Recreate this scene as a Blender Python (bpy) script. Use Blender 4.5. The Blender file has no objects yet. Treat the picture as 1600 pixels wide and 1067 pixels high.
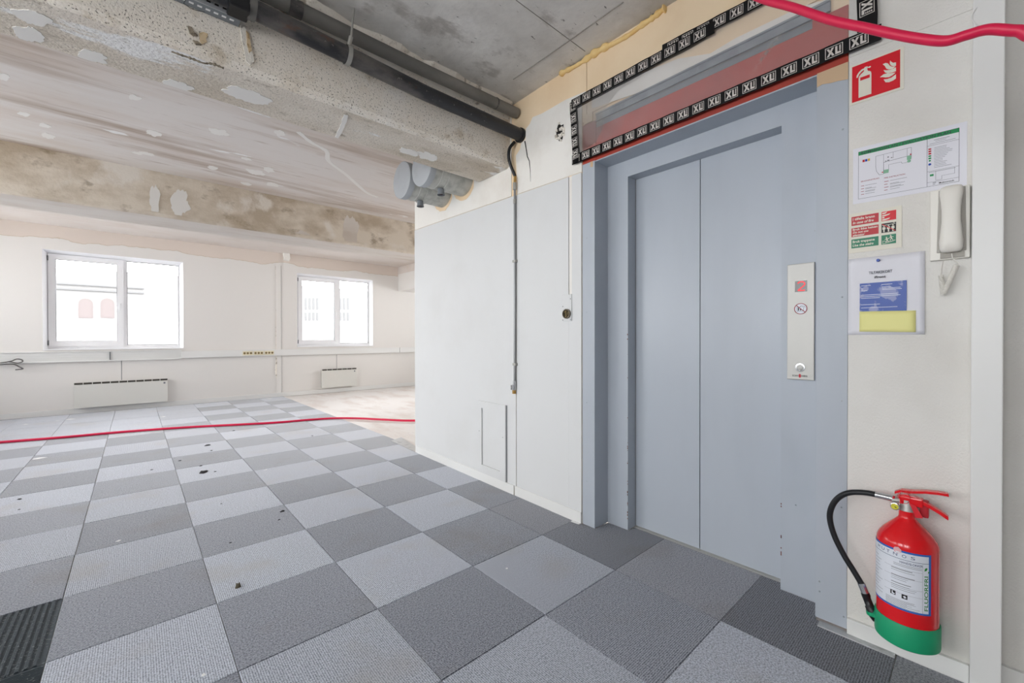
import bpy, bmesh, math, random
from mathutils import Vector, Matrix, noise

random.seed(11)
sc = bpy.context.scene

# ------------------------------------------------------------------ camera
F_PX, YAW, PITCH, ROLL, CAM_H = 656.59, 0.731089, -0.006411, -0.001485, 1.1396
cam_data = bpy.data.cameras.new('camera')
cam_data.sensor_fit = 'HORIZONTAL'
cam_data.sensor_width = 36.0
cam_data.lens = 36.0 * F_PX / 1600.0
cam_data.clip_start = 0.02
cam_data.clip_end = 200
cam = bpy.data.objects.new('camera', cam_data)
sc.collection.objects.link(cam)
cam.matrix_world = (Matrix.Translation((0, 0, CAM_H)) @ Matrix.Rotation(-YAW, 4, 'Z')
                    @ Matrix.Rotation(math.pi / 2 + PITCH, 4, 'X') @ Matrix.Rotation(ROLL, 4, 'Z'))
sc.camera = cam

# ------------------------------------------------------------------ daylight
SKY = 13.0
world = bpy.data.worlds.new('overcast_sky')
sc.world = world
world.use_nodes = True
_bg = world.node_tree.nodes.get('Background') or world.node_tree.nodes.new('ShaderNodeBackground')
_out = world.node_tree.nodes.get('World Output') or world.node_tree.nodes.new('ShaderNodeOutputWorld')
world.node_tree.links.new(_bg.outputs[0], _out.inputs[0])
_bg.inputs[0].default_value = (0.97, 0.985, 1.0, 1)
_bg.inputs[1].default_value = SKY

vs = sc.view_settings
vs.view_transform = 'Standard'
vs.look = 'None'
vs.gamma = 1.0
vs.use_curve_mapping = False
vs.exposure = 0.0

# room planes, metres; the camera stands at x = y = 0
WALL_X = 2.05          # lift wall
FAR_Y = 9.30           # window wall
LEFT_X = -2.90
REAR_Y = -3.20
SLAB_Z = 2.85
CORNER_Y = 3.81

# windows of the two outer walls: (start, end) along the wall
WIN_Z0, WIN_Z1 = 0.99, 2.485
BACK_WIN = [(-1.02, 0.63), (2.46, 4.06)]
ADDED_LEFT_WIN = [(-0.85, 0.60), (1.1, 2.75), (3.7, 5.35), (5.55, 7.2), (7.4, 9.05)]  # unseen openings, added and sized to brighten the room
ADDED_SIDE_WIN = [(4.6, 6.25), (6.8, 8.45)]      # unseen openings in the side room's end wall, added for light
RIGHT_X = 6.6


def portal(name, loc, rot, sx, sy):
    l = bpy.data.lights.new(name, 'AREA')
    l.shape = 'RECTANGLE'
    l.size, l.size_y = sx, sy
    l.cycles.is_portal = True
    o = bpy.data.objects.new(name, l)
    o.location = loc
    o.rotation_euler = rot
    sc.collection.objects.link(o)


for a, b in BACK_WIN:   # area light looks along its own -Z: here towards -Y
    portal('window_daylight', ((a + b) / 2, FAR_Y + 0.29, (WIN_Z0 + WIN_Z1) / 2), (-math.pi / 2, 0, 0), b - a, WIN_Z1 - WIN_Z0)
for a, b in ADDED_LEFT_WIN:   # towards +X
    portal('window_daylight', (LEFT_X - 0.29, (a + b) / 2, (WIN_Z0 + WIN_Z1) / 2), (0, -math.pi / 2, 0), WIN_Z1 - WIN_Z0, b - a)


for a, b in ADDED_SIDE_WIN:   # towards -X
    portal('window_daylight', (RIGHT_X + 0.29, (a + b) / 2, (WIN_Z0 + WIN_Z1) / 2), (0, math.pi / 2, 0), WIN_Z1 - WIN_Z0, b - a)


# ------------------------------------------------------------------ pixel -> point helpers (1600 x 1067 frame)
def ray(u, v):
    a, b = u - 800.0, v - 533.5
    cr, sr = math.cos(ROLL), math.sin(ROLL)
    x, y = a * cr + b * sr, -a * sr + b * cr
    cp, sp = math.cos(PITCH), math.sin(PITCH)
    d, z = F_PX * cp + y * sp, F_PX * sp - y * cp
    c, s = math.cos(YAW), math.sin(YAW)
    return Vector((x * c + d * s, -x * s + d * c, z))


def at_x(u, v, X=WALL_X):
    r = ray(u, v); t = X / r.x
    return Vector((X, r.y * t, r.z * t + CAM_H))


def at_y(u, v, Y=FAR_Y):
    r = ray(u, v); t = Y / r.y
    return Vector((r.x * t, Y, r.z * t + CAM_H))


def at_z(u, v, Z=0.0):
    r = ray(u, v); t = (Z - CAM_H) / r.z
    return Vector((r.x * t, r.y * t, Z))


def wx(y):
    """x of the lift wall: it runs slightly away from the camera past the lift"""
    return WALL_X + 0.028 * max(0.0, y - 1.634)


def at_w(u, v):
    X = WALL_X
    for _ in range(6):
        p = at_x(u, v, X)
        X = wx(p.y)
    return p


# ------------------------------------------------------------------ materials
def lin(r, g=None, b=None):
    if g is None:
        g = b = r
    f = lambda c: (c / 255 / 12.92) if c / 255 <= 0.04045 else ((c / 255 + 0.055) / 1.055) ** 2.4
    return (f(r), f(g), f(b), 1.0)


MATS = {}


def M(name, col, rough=0.6, metal=0.0, layers=(), bumps=(), spec=0.4, emit=None, coat=0.0):
    """layers: (colour, scale, lo, hi, stretch(x,y,z), detail, strength); bumps: (kind, scale, strength, distance, stretch)"""
    m = bpy.data.materials.new(name)
    m.use_nodes = True
    nt = m.node_tree
    N, L = nt.nodes, nt.links
    bs = N.get('Principled BSDF')
    bs.inputs['Roughness'].default_value = rough
    bs.inputs['Metallic'].default_value = metal
    bs.inputs['Specular IOR Level'].default_value = spec
    bs.inputs['Coat Weight'].default_value = coat
    bs.inputs['Base Color'].default_value = col
    geo = N.new('ShaderNodeNewGeometry')

    def mapped(stretch, k=0):
        mp = N.new('ShaderNodeMapping')
        L.new(geo.outputs['Position'], mp.inputs[0])
        mp.inputs['Scale'].default_value = stretch
        mp.inputs['Location'].default_value = (k * 3.7, k * 1.9, k * 5.3)
        return mp.outputs[0]
    cur = None
    for k, ly in enumerate(layers):
        c2, scale, lo, hi, stretch, detail, strength = ly
        nz = N.new('ShaderNodeTexNoise')
        nz.inputs['Scale'].default_value = scale
        nz.inputs['Detail'].default_value = detail
        nz.inputs['Roughness'].default_value = 0.6
        L.new(mapped(stretch, k + 1), nz.inputs['Vector'])
        mr = N.new('ShaderNodeMapRange')
        mr.inputs['From Min'].default_value = lo
        mr.inputs['From Max'].default_value = hi
        mr.inputs['To Max'].default_value = strength
        L.new(nz.outputs[0], mr.inputs[0])
        mx = N.new('ShaderNodeMix')
        mx.data_type = 'RGBA'
        L.new(mr.outputs[0], mx.inputs['Factor'])
        if cur is None:
            mx.inputs[6].default_value = col
        else:
            L.new(cur, mx.inputs[6])
        mx.inputs[7].default_value = c2
        cur = mx.outputs[2]
    if cur is not None:
        L.new(cur, bs.inputs['Base Color'])
    nrm = None
    for kind, scale, strength, dist, stretch in bumps:
        if kind == 'noise':
            t = N.new('ShaderNodeTexNoise'); t.inputs['Scale'].default_value = scale
            t.inputs['Detail'].default_value = 3; o = t.outputs[0]
        elif kind == 'voronoi':
            t = N.new('ShaderNodeTexVoronoi'); t.inputs['Scale'].default_value = scale; o = t.outputs[0]
        else:
            t = N.new('ShaderNodeTexWave'); t.inputs['Scale'].default_value = scale
            t.bands_direction = kind[-1].upper(); o = t.outputs[1]
        L.new(mapped(stretch), t.inputs['Vector'])
        b = N.new('ShaderNodeBump')
        b.inputs['Strength'].default_value = strength
        b.inputs['Distance'].default_value = dist
        L.new(o, b.inputs['Height'])
        if nrm is not None:
            L.new(nrm, b.inputs['Normal'])
        nrm = b.outputs[0]
    if nrm is not None:
        L.new(nrm, bs.inputs['Normal'])
    if emit:
        bs.inputs['Emission Color'].default_value = emit[0]
        bs.inputs['Emission Strength'].default_value = emit[1]
    MATS[name] = m
    return m


ONE = (1, 1, 1)
white_wall = M('white_painted_board', lin(221, 222, 222), 0.55, layers=[(lin(212, 212, 210), 1.3, .5, .75, ONE, 5, .6), (lin(196, 192, 184), 14, .74, .8, ONE, 3, .5)], bumps=[('noise', 90, .08, .002, ONE)])
plaster_white = M('white_filler_plaster', lin(240, 237, 231), 0.8, layers=[(lin(226, 220, 211), 3, .45, .7, ONE, 6, .8)], bumps=[('noise', 40, .15, .003, ONE)])
paper_wall = M('woven_white_wallpaper', lin(228, 226, 221), 0.7, layers=[(lin(214, 210, 203), 2, .45, .75, ONE, 3, .7)],
               bumps=[('noise', 190, .9, .002, (1, 1, .75))])
beige_board = M('beige_fibreboard', lin(246, 223, 189), 0.8, layers=[(lin(236, 208, 170), 2.2, .45, .7, ONE, 5, .8), (lin(250, 236, 214), 1.1, .58, .7, ONE, 4, .6)], bumps=[('noise', 120, .1, .001, ONE)])
far_paint = M('far_wall_paint', lin(232, 229, 225), 0.7, bumps=[('noise', 60, .06, .002, ONE)])
trim_white = M('white_gloss_trim', lin(232, 232, 230), 0.35, bumps=[('noise', 30, .04, .002, ONE)])
slab_conc = M('grey_concrete_slab', lin(226, 223, 218), 0.85,
              layers=[(lin(190, 186, 180), 1.6, .42, .66, (1, 1, 1), 9, .95), (lin(240, 238, 235), 3.4, .58, .7, ONE, 9, .6), (lin(160, 154, 147), 4.5, .56, .66, (.8, 1.3, 1), 9, .7), (lin(100, 96, 91), 17, .66, .70, (1, 2.4, 1), 7, .85)],
              bumps=[('noise', 14, .35, .012, ONE)])
slab_joint = M('dusty_slab_joint', lin(150, 145, 138), 0.95)
beam_face = M('pebbly_beam_concrete', lin(246, 238, 226), 0.95,
              layers=[(lin(222, 205, 178), 1.5, .5, .72, ONE, 6, .9), (lin(248, 244, 238), 2.3, .52, .68, ONE, 5, .8), (lin(200, 183, 156), 9, .58, .7, ONE, 6, .6), (lin(104, 92, 74), 120, .60, .67, ONE, 2, .85)],
              bumps=[('voronoi', 120, .25, .004, ONE), ('noise', 60, .35, .005, ONE)])
beam_soffit = M('worn_beam_soffit', lin(230, 221, 208), 0.95,
                layers=[(lin(202, 189, 170), 2.0, .46, .68, (.6, 1.6, 1), 7, .9), (lin(246, 245, 243), 2.6, .60, .64, (.55, 1.5, 1), 6, .95), (lin(160, 146, 126), 14, .58, .7, (.7, 1.4, 1), 6, .6), (lin(120, 108, 92), 120, .60, .68, ONE, 2, .7)],
                bumps=[('noise', 60, .6, .008, ONE)])
fresh_filler = M('fresh_white_filler', lin(240, 237, 232), 0.8, bumps=[('noise', 50, .1, .002, ONE)])
bay_ceiling = M('smooth_skimmed_ceiling', lin(228, 222, 217), 0.85,
                layers=[(lin(208, 192, 178), 1.1, .46, .68, (.35, 1.6, 1), 6, .8), (lin(172, 150, 130), 1.7, .53, .70, (.25, 2.2, 1), 7, .85), (lin(176, 158, 142), 9, .60, .72, (.3, 2, 1), 7, .6), (lin(244, 243, 242), 3.2, .66, .68, (.45, 1.5, 1), 4, .9)],
                bumps=[('noise', 20, .08, .004, ONE)])
beam_far = M('stained_brown_beam', lin(228, 217, 201), 0.95,
             layers=[(lin(192, 176, 154), 1.6, .44, .58, (.8, 1, 1.3), 8, .95), (lin(236, 229, 219), 1.9, .57, .64, (.9, 1, .8), 7, .9), (lin(150, 132, 108), 5, .58, .68, (.8, 1, 1.2), 8, .7)],
             bumps=[('noise', 40, .4, .008, ONE)])
soffit_far = M('whitewashed_soffit', lin(224, 217, 209), 0.85, layers=[(lin(205, 192, 178), 2.4, .48, .68, (.4, 2, 1), 6, .8)], bumps=[('noise', 30, .1, .004, ONE)])
pinkish_raw = M('raw_pinkish_plaster', lin(222, 213, 206), 0.9, layers=[(lin(210, 196, 184), 1.8, .45, .7, (.5, 1, 1.4), 6, .8)], bumps=[('noise', 40, .1, .004, ONE)])
screed = M('bare_worn_screed', lin(230, 226, 223), 0.7, layers=[(lin(212, 200, 193), 3.0, .47, .66, (1.2, .45, 1), 8, .8), (lin(178, 166, 160), 5, .66, .74, (1.4, .5, 1), 6, .6)], bumps=[('noise', 20, .15, .004, ONE)])
lift_paint = M('blue_grey_lift_paint', lin(180, 187, 196), 0.42, layers=[(lin(174, 181, 190), 4, .45, .7, (1, 1, .4), 3, .8), (lin(146, 140, 136), 60, .77, .80, ONE, 2, .7)], bumps=[('noise', 180, .05, .001, ONE)])
lift_door = M('blue_grey_lift_door', lin(182, 189, 198), 0.33, layers=[(lin(175, 182, 191), 3, .45, .7, (1, 1, .25), 3, .8)], bumps=[('noise', 220, .05, .001, ONE)])
lift_edge = M('dark_door_gap', lin(50, 54, 60), 0.7)
alu = M('brushed_steel', lin(186, 185, 181), 0.5, 0.45, bumps=[('noise', 60, .05, .001, (1, 1, 20))])
dull_alu = M('scratched_aluminium_strip', lin(196, 198, 200), 0.45, 0.35, layers=[(lin(150, 150, 150), 12, .55, .7, ONE, 6, .7)], bumps=[('noise', 60, .2, .002, ONE)])
galv = M('galvanised_steel', lin(160, 166, 172), 0.4, 0.6, layers=[(lin(126, 134, 142), 6, .45, .65, ONE, 5, .8)])
red_primer = M('red_primed_board', lin(178, 66, 50), 0.6, layers=[(lin(150, 62, 54), 2.5, .45, .7, ONE, 5, .8)], bumps=[('noise', 60, .08, .002, ONE)])
foam_mat = M('cured_yellow_foam', lin(246, 214, 150), 0.6, layers=[(lin(232, 186, 108), 9, .45, .7, ONE, 4, .8)], bumps=[('noise', 60, .2, .004, ONE)])
iron_pipe = M('black_iron_pipe', lin(52, 52, 55), 0.42, 0.2, layers=[(lin(120, 115, 110), 5, .52, .68, (.5, 1, 1), 8, .75), (lin(112, 66, 38), 5, .60, .68, (.5, 1, 1), 7, .85), (lin(150, 145, 140), 40, .68, .72, ONE, 3, .6)], bumps=[('noise', 40, .2, .003, ONE)])
dusty_pipe = M('dusty_grey_pipe', lin(108, 106, 102), 0.6, layers=[(lin(146, 141, 134), 3, .48, .7, (.5, 1, 1), 5, .8)], bumps=[('noise', 40, .2, .003, ONE)])
pipe_wrap = M('black_pipe_wrap', lin(24, 24, 27), 0.35)
zinc = M('zinc_hanger', lin(170, 168, 162), 0.5, 0.5)
dark_hole = M('dark_cavity', lin(34, 31, 29), 0.95)
rubble = M('broken_render', lin(240, 234, 224), 0.95, layers=[(lin(150, 138, 122), 14, .56, .66, ONE, 5, .9)], bumps=[('noise', 50, .6, .01, ONE)])
duct_grey = M('grey_duct_plastic', lin(176, 180, 184), 0.45, layers=[(lin(166, 170, 174), 8, .45, .7, ONE, 3, .7)])
duct_body = M('galvanised_duct', lin(196, 196, 190), 0.5, 0.1, layers=[(lin(160, 161, 155), 14, .45, .65, ONE, 5, .8)], bumps=[('noise', 60, .1, .002, ONE)])
duct_dark = M('dark_duct_socket', lin(122, 127, 132), 0.5)
rubber = M('black_rubber', lin(30, 31, 34), 0.4)
black_plastic = M('black_plastic', lin(28, 28, 30), 0.35)
brass = M('aged_brass', lin(176, 142, 84), 0.4, 0.7)
chrome = M('chrome_steel', lin(200, 202, 204), 0.25, 0.9)
pipe_steel = M('thin_steel_pipe', lin(150, 152, 152), 0.4, 0.5)
hose_red = M('red_plastic_hose', lin(222, 28, 76), 0.4)
window_pvc = M('white_window_pvc', lin(247, 247, 249), 0.3)
gasket = M('grey_window_gasket', lin(120, 122, 124), 0.5)
heater_white = M('heater_enamel', lin(222, 221, 215), 0.4)
heater_dark = M('heater_grille_dark', lin(70, 66, 60), 0.7)
socket_cream = M('cream_socket_plastic', lin(230, 222, 196), 0.4)
socket_hole = M('socket_well', lin(128, 110, 70), 0.6)
ext_red = M('extinguisher_red_enamel', lin(226, 14, 26), 0.22, coat=.4)
ext_green = M('green_rubber_skirt', lin(26, 160, 112), 0.45)
label_white = M('label_white', lin(226, 230, 238), 0.4)
label_blue = M('label_blue', lin(44, 100, 186), 0.4)
ink_dark = M('ink_dark', lin(52, 58, 70), 0.5)
ink_mid = M('ink_grey', lin(128, 130, 136), 0.5)
ink_black = M('ink_black', lin(22, 22, 26), 0.5)
ink_green = M('ink_green', lin(36, 132, 52), 0.5)
ink_red = M('ink_dark_red', lin(150, 40, 58), 0.5)
gauge_yellow = M('gauge_dial', lin(214, 206, 60), 0.4)
sign_cream = M('sign_plate_cream', lin(226, 222, 208), 0.5)
sign_red = M('sign_red', lin(214, 12, 34), 0.4)
sign_darkred = M('sign_dark_red', lin(186, 32, 44), 0.4)
sign_green = M('sign_green', lin(18, 122, 88), 0.4)
plan_green = M('plan_header_green', lin(26, 140, 82), 0.4)
pale_green = M('plan_pale_green', lin(130, 180, 150), 0.5)
paper_mat = M('white_paper', lin(226, 226, 233), 0.55)
paper_blue = M('blue_print', lin(36, 76, 164), 0.35, layers=[(lin(150, 156, 196), 26, .54, .6, (1, 1, .8), 3, .75)])
note_yellow = M('yellow_note_paper', lin(236, 232, 156), 0.6)
pin_blue = M('blue_pin', lin(24, 72, 170), 0.3)
phone_white = M('ivory_phone_plastic', lin(232, 229, 221), 0.35)
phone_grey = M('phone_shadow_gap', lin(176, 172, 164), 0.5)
tape_black = M('black_printed_tape', lin(16, 16, 19), 0.25)
tape_print = M('tape_white_print', lin(206, 200, 194), 0.4)
debris_black = M('black_crumbs', lin(34, 34, 36), 0.8)
debris_and_slot_white = M('white_paint_chips', lin(232, 232, 232), 0.7)
debris_brown = M('brown_crumb', lin(94, 88, 74), 0.8)
street_mat = M('street_asphalt', lin(120, 120, 122), 0.9)
facade_mat = M('pale_facade_render', lin(112, 111, 110), 0.9, layers=[(lin(109, 108, 107), 1, .4, .7, ONE, 4, .8)])
facade_line = M('facade_cornice', lin(85, 85, 85), 0.9)
facade_brick = M('facade_pink_infill', lin(90, 83, 82), 0.9)
facade_glass = M('facade_window_glass', lin(80, 80, 81), 0.6)


def carpet(name, base, rib, alt, direction, scale=44.0, streak=(1, 1, 1)):
    m = M(name, base, 0.95, spec=.12)
    nt = m.node_tree
    N, L = nt.nodes, nt.links
    bs = N['Principled BSDF']
    bs.inputs['Sheen Weight'].default_value = .55
    bs.inputs['Sheen Roughness'].default_value = .35
    geo = N.new('ShaderNodeNewGeometry')
    info = N.new('ShaderNodeObjectInfo')
    w = N.new('ShaderNodeTexWave'); w.bands_direction = direction; w.inputs['Scale'].default_value = scale
    w.inputs['Distortion'].default_value = 1.2; w.inputs['Detail'].default_value = 1; w.inputs['Detail Scale'].default_value = 6
    L.new(geo.outputs['Position'], w.inputs['Vector'])
    nz = N.new('ShaderNodeTexNoise'); nz.inputs['Scale'].default_value = 165; nz.inputs['Detail'].default_value = 3
    L.new(geo.outputs['Position'], nz.inputs['Vector'])
    st = N.new('ShaderNodeTexNoise'); st.inputs['Scale'].default_value = 2.3; st.inputs['Detail'].default_value = 5
    mp = N.new('ShaderNodeMapping'); mp.inputs['Scale'].default_value = streak
    L.new(geo.outputs['Position'], mp.inputs[0]); L.new(mp.outputs[0], st.inputs['Vector'])
    wv = N.new('ShaderNodeMath'); wv.operation = 'MULTIPLY'; wv.inputs[1].default_value = .22
    L.new(w.outputs[1], wv.inputs[0])
    mul = N.new('ShaderNodeMath'); mul.operation = 'ADD'
    L.new(wv.outputs[0], mul.inputs[0]); L.new(nz.outputs[0], mul.inputs[1])
    mr = N.new('ShaderNodeMapRange'); mr.inputs['From Min'].default_value = .42; mr.inputs['From Max'].default_value = .74
    L.new(mul.outputs[0], mr.inputs[0])
    mx = N.new('ShaderNodeMix'); mx.data_type = 'RGBA'
    L.new(mr.outputs[0], mx.inputs['Factor']); mx.inputs[6].default_value = rib; mx.inputs[7].default_value = base
    mr2 = N.new('ShaderNodeMapRange'); mr2.inputs['From Min'].default_value = .55; mr2.inputs['From Max'].default_value = .75
    mr2.inputs['To Max'].default_value = .55
    L.new(st.outputs[0], mr2.inputs[0])
    mx2 = N.new('ShaderNodeMix'); mx2.data_type = 'RGBA'
    L.new(mr2.outputs[0], mx2.inputs['Factor']); L.new(mx.outputs[2], mx2.inputs[6]); mx2.inputs[7].default_value = alt
    hv = N.new('ShaderNodeHueSaturation')
    mr3 = N.new('ShaderNodeMapRange'); mr3.inputs['To Min'].default_value = .9; mr3.inputs['To Max'].default_value = 1.1
    L.new(info.outputs['Random'], mr3.inputs[0]); L.new(mr3.outputs[0], hv.inputs['Value'])
    L.new(mx2.outputs[2], hv.inputs['Color']); L.new(hv.outputs[0], bs.inputs['Base Color'])
    b = N.new('ShaderNodeBump'); b.inputs['Strength'].default_value = .6; b.inputs['Distance'].default_value = .003
    L.new(mul.outputs[0], b.inputs['Height']); L.new(b.outputs[0], bs.inputs['Normal'])
    return m


carpet_light = carpet('light_grey_carpet', lin(205, 210, 221), lin(130, 135, 146), lin(172, 167, 162), 'X')
carpet_dark = carpet('dark_grey_carpet', lin(167, 171, 181), lin(92, 95, 104), lin(130, 124, 118), 'Y')
carpet_worn = carpet('worn_dark_carpet', lin(142, 145, 154), lin(74, 76, 84), lin(106, 100, 94), 'Y')
carpet_scuffed = carpet('scuffed_grey_carpet', lin(168, 170, 178), lin(100, 102, 110), lin(124, 118, 112), 'X')
carpet_back = M('dark_tile_backing', lin(66, 74, 80), 0.8, layers=[(lin(150, 156, 158), 150, .62, .68, (.5, 1.4, 1), 2, .8)], bumps=[('noise', 120, .4, .003, ONE)])

# far wall: paint stops at a ragged line below the slab, raw plaster above
def far_wall_material():
    m = M('far_wall_paint_and_raw_plaster', lin(230, 228, 224), 0.75, bumps=[('noise', 60, .06, .002, ONE)])
    nt = m.node_tree; N, L = nt.nodes, nt.links
    bs = N['Principled BSDF']
    geo = N.new('ShaderNodeNewGeometry')
    sp = N.new('ShaderNodeSeparateXYZ'); L.new(geo.outputs['Position'], sp.inputs[0])
    nz = N.new('ShaderNodeTexNoise'); nz.inputs['Scale'].default_value = 2.2; nz.inputs['Detail'].default_value = 8
    L.new(geo.outputs['Position'], nz.inputs['Vector'])
    ad = N.new('ShaderNodeMath'); ad.operation = 'MULTIPLY_ADD'; ad.inputs[1].default_value = .22
    L.new(nz.outputs[0], ad.inputs[0]); L.new(sp.outputs[2], ad.inputs[2])
    mr = N.new('ShaderNodeMapRange'); mr.inputs['From Min'].default_value = 2.70; mr.inputs['From Max'].default_value = 2.80
    L.new(ad.outputs[0], mr.inputs[0])
    cr = N.new('ShaderNodeValToRGB')
    e = cr.color_ramp.elements
    e[0].position = .40; e[0].color = lin(232, 229, 225)
    e[1].position = .56; e[1].color = lin(226, 214, 204)
    k = cr.color_ramp.elements.new(.48); k.color = lin(202, 186, 164)
    L.new(mr.outputs[0], cr.inputs[0]); L.new(cr.outputs[0], bs.inputs['Base Color'])
    return m


far_wall_mat = far_wall_material()


def clear_sheet(name, haze, gloss, rough, tint=(1, 1, 1, 1)):
    m = bpy.data.materials.new(name); m.use_nodes = True
    nt = m.node_tree; N, L = nt.nodes, nt.links
    N.remove(N['Principled BSDF'])
    out = N['Material Output']
    tr = N.new('ShaderNodeBsdfTransparent'); tr.inputs[0].default_value = tint
    di = N.new('ShaderNodeBsdfDiffuse'); di.inputs[0].default_value = lin(226, 226, 230)
    gl = N.new('ShaderNodeBsdfGlossy'); gl.inputs['Roughness'].default_value = rough
    m1 = N.new('ShaderNodeMixShader'); m1.inputs[0].default_value = haze
    L.new(tr.outputs[0], m1.inputs[1]); L.new(di.outputs[0], m1.inputs[2])
    fr = N.new('ShaderNodeFresnel'); fr.inputs[0].default_value = 1.45
    mu = N.new('ShaderNodeMath'); mu.operation = 'MULTIPLY'; mu.inputs[1].default_value = gloss
    L.new(fr.outputs[0], mu.inputs[0])
    m2 = N.new('ShaderNodeMixShader')
    L.new(mu.outputs[0], m2.inputs[0]); L.new(m1.outputs[0], m2.inputs[1]); L.new(gl.outputs[0], m2.inputs[2])
    L.new(m2.outputs[0], out.inputs[0])
    return m


film = clear_sheet('clear_plastic_film', .17, .7, .14)
glass = clear_sheet('window_glass', .0, .8, .02)


# ------------------------------------------------------------------ mesh helpers
def link(o, parent=None):
    sc.collection.objects.link(o)
    if parent is not None:
        o.parent = parent
    return o


def tag(o, label=None, cat=None, group=None, kind=None):
    if label: o['label'] = label
    if cat: o['category'] = cat
    if group: o['group'] = group
    if kind: o['kind'] = kind
    return o


def empty(name, loc=(0, 0, 0), label=None, cat=None, group=None, kind=None):
    o = bpy.data.objects.new(name, None)
    o.empty_display_size = .05
    o.location = loc
    link(o)
    return tag(o, label, cat, group, kind)


class Geo:
    """collects vertices and faces in world coordinates"""
    def __init__(s):
        s.v, s.f = [], []

    def add(s, verts, faces):
        n = len(s.v)
        s.v += [tuple(p) for p in verts]
        s.f += [tuple(i + n for i in q) for q in faces]
        return s

    def box(s, x0, x1, y0, y1, z0, z1):
        return s.add([(x0, y0, z0), (x1, y0, z0), (x1, y1, z0), (x0, y1, z0), (x0, y0, z1), (x1, y0, z1), (x1, y1, z1), (x0, y1, z1)],
                     [(0, 3, 2, 1), (4, 5, 6, 7), (0, 1, 5, 4), (1, 2, 6, 5), (2, 3, 7, 6), (3, 0, 4, 7)])

    def hexa(s, bottom, top):
        return s.add(list(bottom) + list(top), [(0, 3, 2, 1), (4, 5, 6, 7), (0, 1, 5, 4), (1, 2, 6, 5), (2, 3, 7, 6), (3, 0, 4, 7)])

    def prism(s, poly, vec):
        """poly: 3D loop, extruded by vec"""
        n = len(poly)
        vec = Vector(vec)
        a = [Vector(p) for p in poly]
        b = [p + vec for p in a]
        return s.add(a + b, [tuple(range(n - 1, -1, -1)), tuple(range(n, 2 * n))] + [(i, (i + 1) % n, n + (i + 1) % n, n + i) for i in range(n)])

    def tube(s, pts, r, seg=10, cap=True):
        pts = [Vector(p) for p in pts]
        rs = r if isinstance(r, (list, tuple)) else [r] * len(pts)
        up = None
        rings = []
        for i, p in enumerate(pts):
            d = (pts[min(i + 1, len(pts) - 1)] - pts[max(i - 1, 0)]).normalized()
            if up is None:
                up = Vector((0, 0, 1)) if abs(d.z) < .9 else Vector((0, 1, 0))
            side = d.cross(up).normalized()
            up = side.cross(d).normalized()
            rings.append([p + (side * math.cos(2 * math.pi * k / seg) + up * math.sin(2 * math.pi * k / seg)) * rs[i] for k in range(seg)])
        V = [q for g in rings for q in g]
        Fs = []
        for i in range(len(pts) - 1):
            for k in range(seg):
                a, b = i * seg + k, i * seg + (k + 1) % seg
                Fs.append((a, b, b + seg, a + seg))
        if cap:
            Fs.append(tuple(range(seg - 1, -1, -1)))
            m = (len(pts) - 1) * seg
            Fs.append(tuple(range(m, m + seg)))
        return s.add(V, Fs)

    def lathe(s, c, prof, seg=32, axis='z', a0=0.0, a1=2 * math.pi):
        """prof: (radius, height) list; axis z (up) or x"""
        c = Vector(c)
        full = abs(a1 - a0 - 2 * math.pi) < 1e-6
        n = seg if full else seg + 1
        V = []
        for r, h in prof:
            for k in range(n):
                t = a0 + (a1 - a0) * k / seg
                if axis == 'z':
                    V.append(c + Vector((-r * math.cos(t), -r * math.sin(t), h)))
                else:
                    V.append(c + Vector((h, r * math.cos(t), r * math.sin(t))))
        Fs = []
        for i in range(len(prof) - 1):
            for k in range(seg):
                a, b = i * n + k, i * n + (k + 1) % n
                Fs.append((a, b, b + n, a + n) if axis == 'z' else (a, a + n, b + n, b))
        return s.add(V, Fs)

    def obj(s, name, mat, parent=None, smooth=False, bevel=0.0, kind=None, fix=True):
        me = bpy.data.meshes.new(name)
        me.from_pydata(s.v, [], s.f)
        bm = bmesh.new(); bm.from_mesh(me)
        if fix:
            bmesh.ops.recalc_face_normals(bm, faces=bm.faces)
        if bevel:
            bmesh.ops.bevel(bm, geom=list(bm.edges), offset=bevel, segments=2, profile=.6, affect='EDGES', clamp_overlap=True)
        bm.to_mesh(me); bm.free()
        if smooth:
            for p in me.polygons:
                p.use_smooth = True
            try:
                me.set_sharp_from_angle(angle=math.radians(smooth if smooth > 1 else 40))
            except Exception:
                pass
        me.materials.append(mat)
        o = bpy.data.objects.new(name, me)
        link(o, parent)
        if parent is not None and parent.type == 'EMPTY' or (parent is not None and parent.location.length > 0):
            o.matrix_parent_inverse = Matrix.Translation(parent.location).inverted()
        if kind:
            o['kind'] = kind
        return o


def box(name, mat, x0, x1, y0, y1, z0, z1, parent=None, bevel=0.0, kind=None):
    return Geo().box(x0, x1, y0, y1, z0, z1).obj(name, mat, parent, bevel=bevel, kind=kind)


def structure(o):
    o['kind'] = 'structure'
    return o


def copy_tree(src, parent=None):
    c = src.copy()
    link(c, parent)
    if parent is not None:
        c.matrix_parent_inverse = src.matrix_parent_inverse
    for ch in src.children:
        copy_tree(ch, c)
    return c


def smooth_path(pts, n=8):
    """Catmull-Rom through pts"""
    P = [Vector(p) for p in pts]
    P = [P[0] * 2 - P[1]] + P + [P[-1] * 2 - P[-2]]
    out = []
    for i in range(1, len(P) - 2):
        for k in range(n):
            t = k / n
            a, b, c, d = P[i - 1], P[i], P[i + 1], P[i + 2]
            out.append(.5 * ((2 * b) + (c - a) * t + (2 * a - 5 * b + 4 * c - d) * t * t + (3 * b - a - 3 * c + d) * t ** 3))
    out.append(P[-2])
    return out


_TXT = {}


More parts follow.
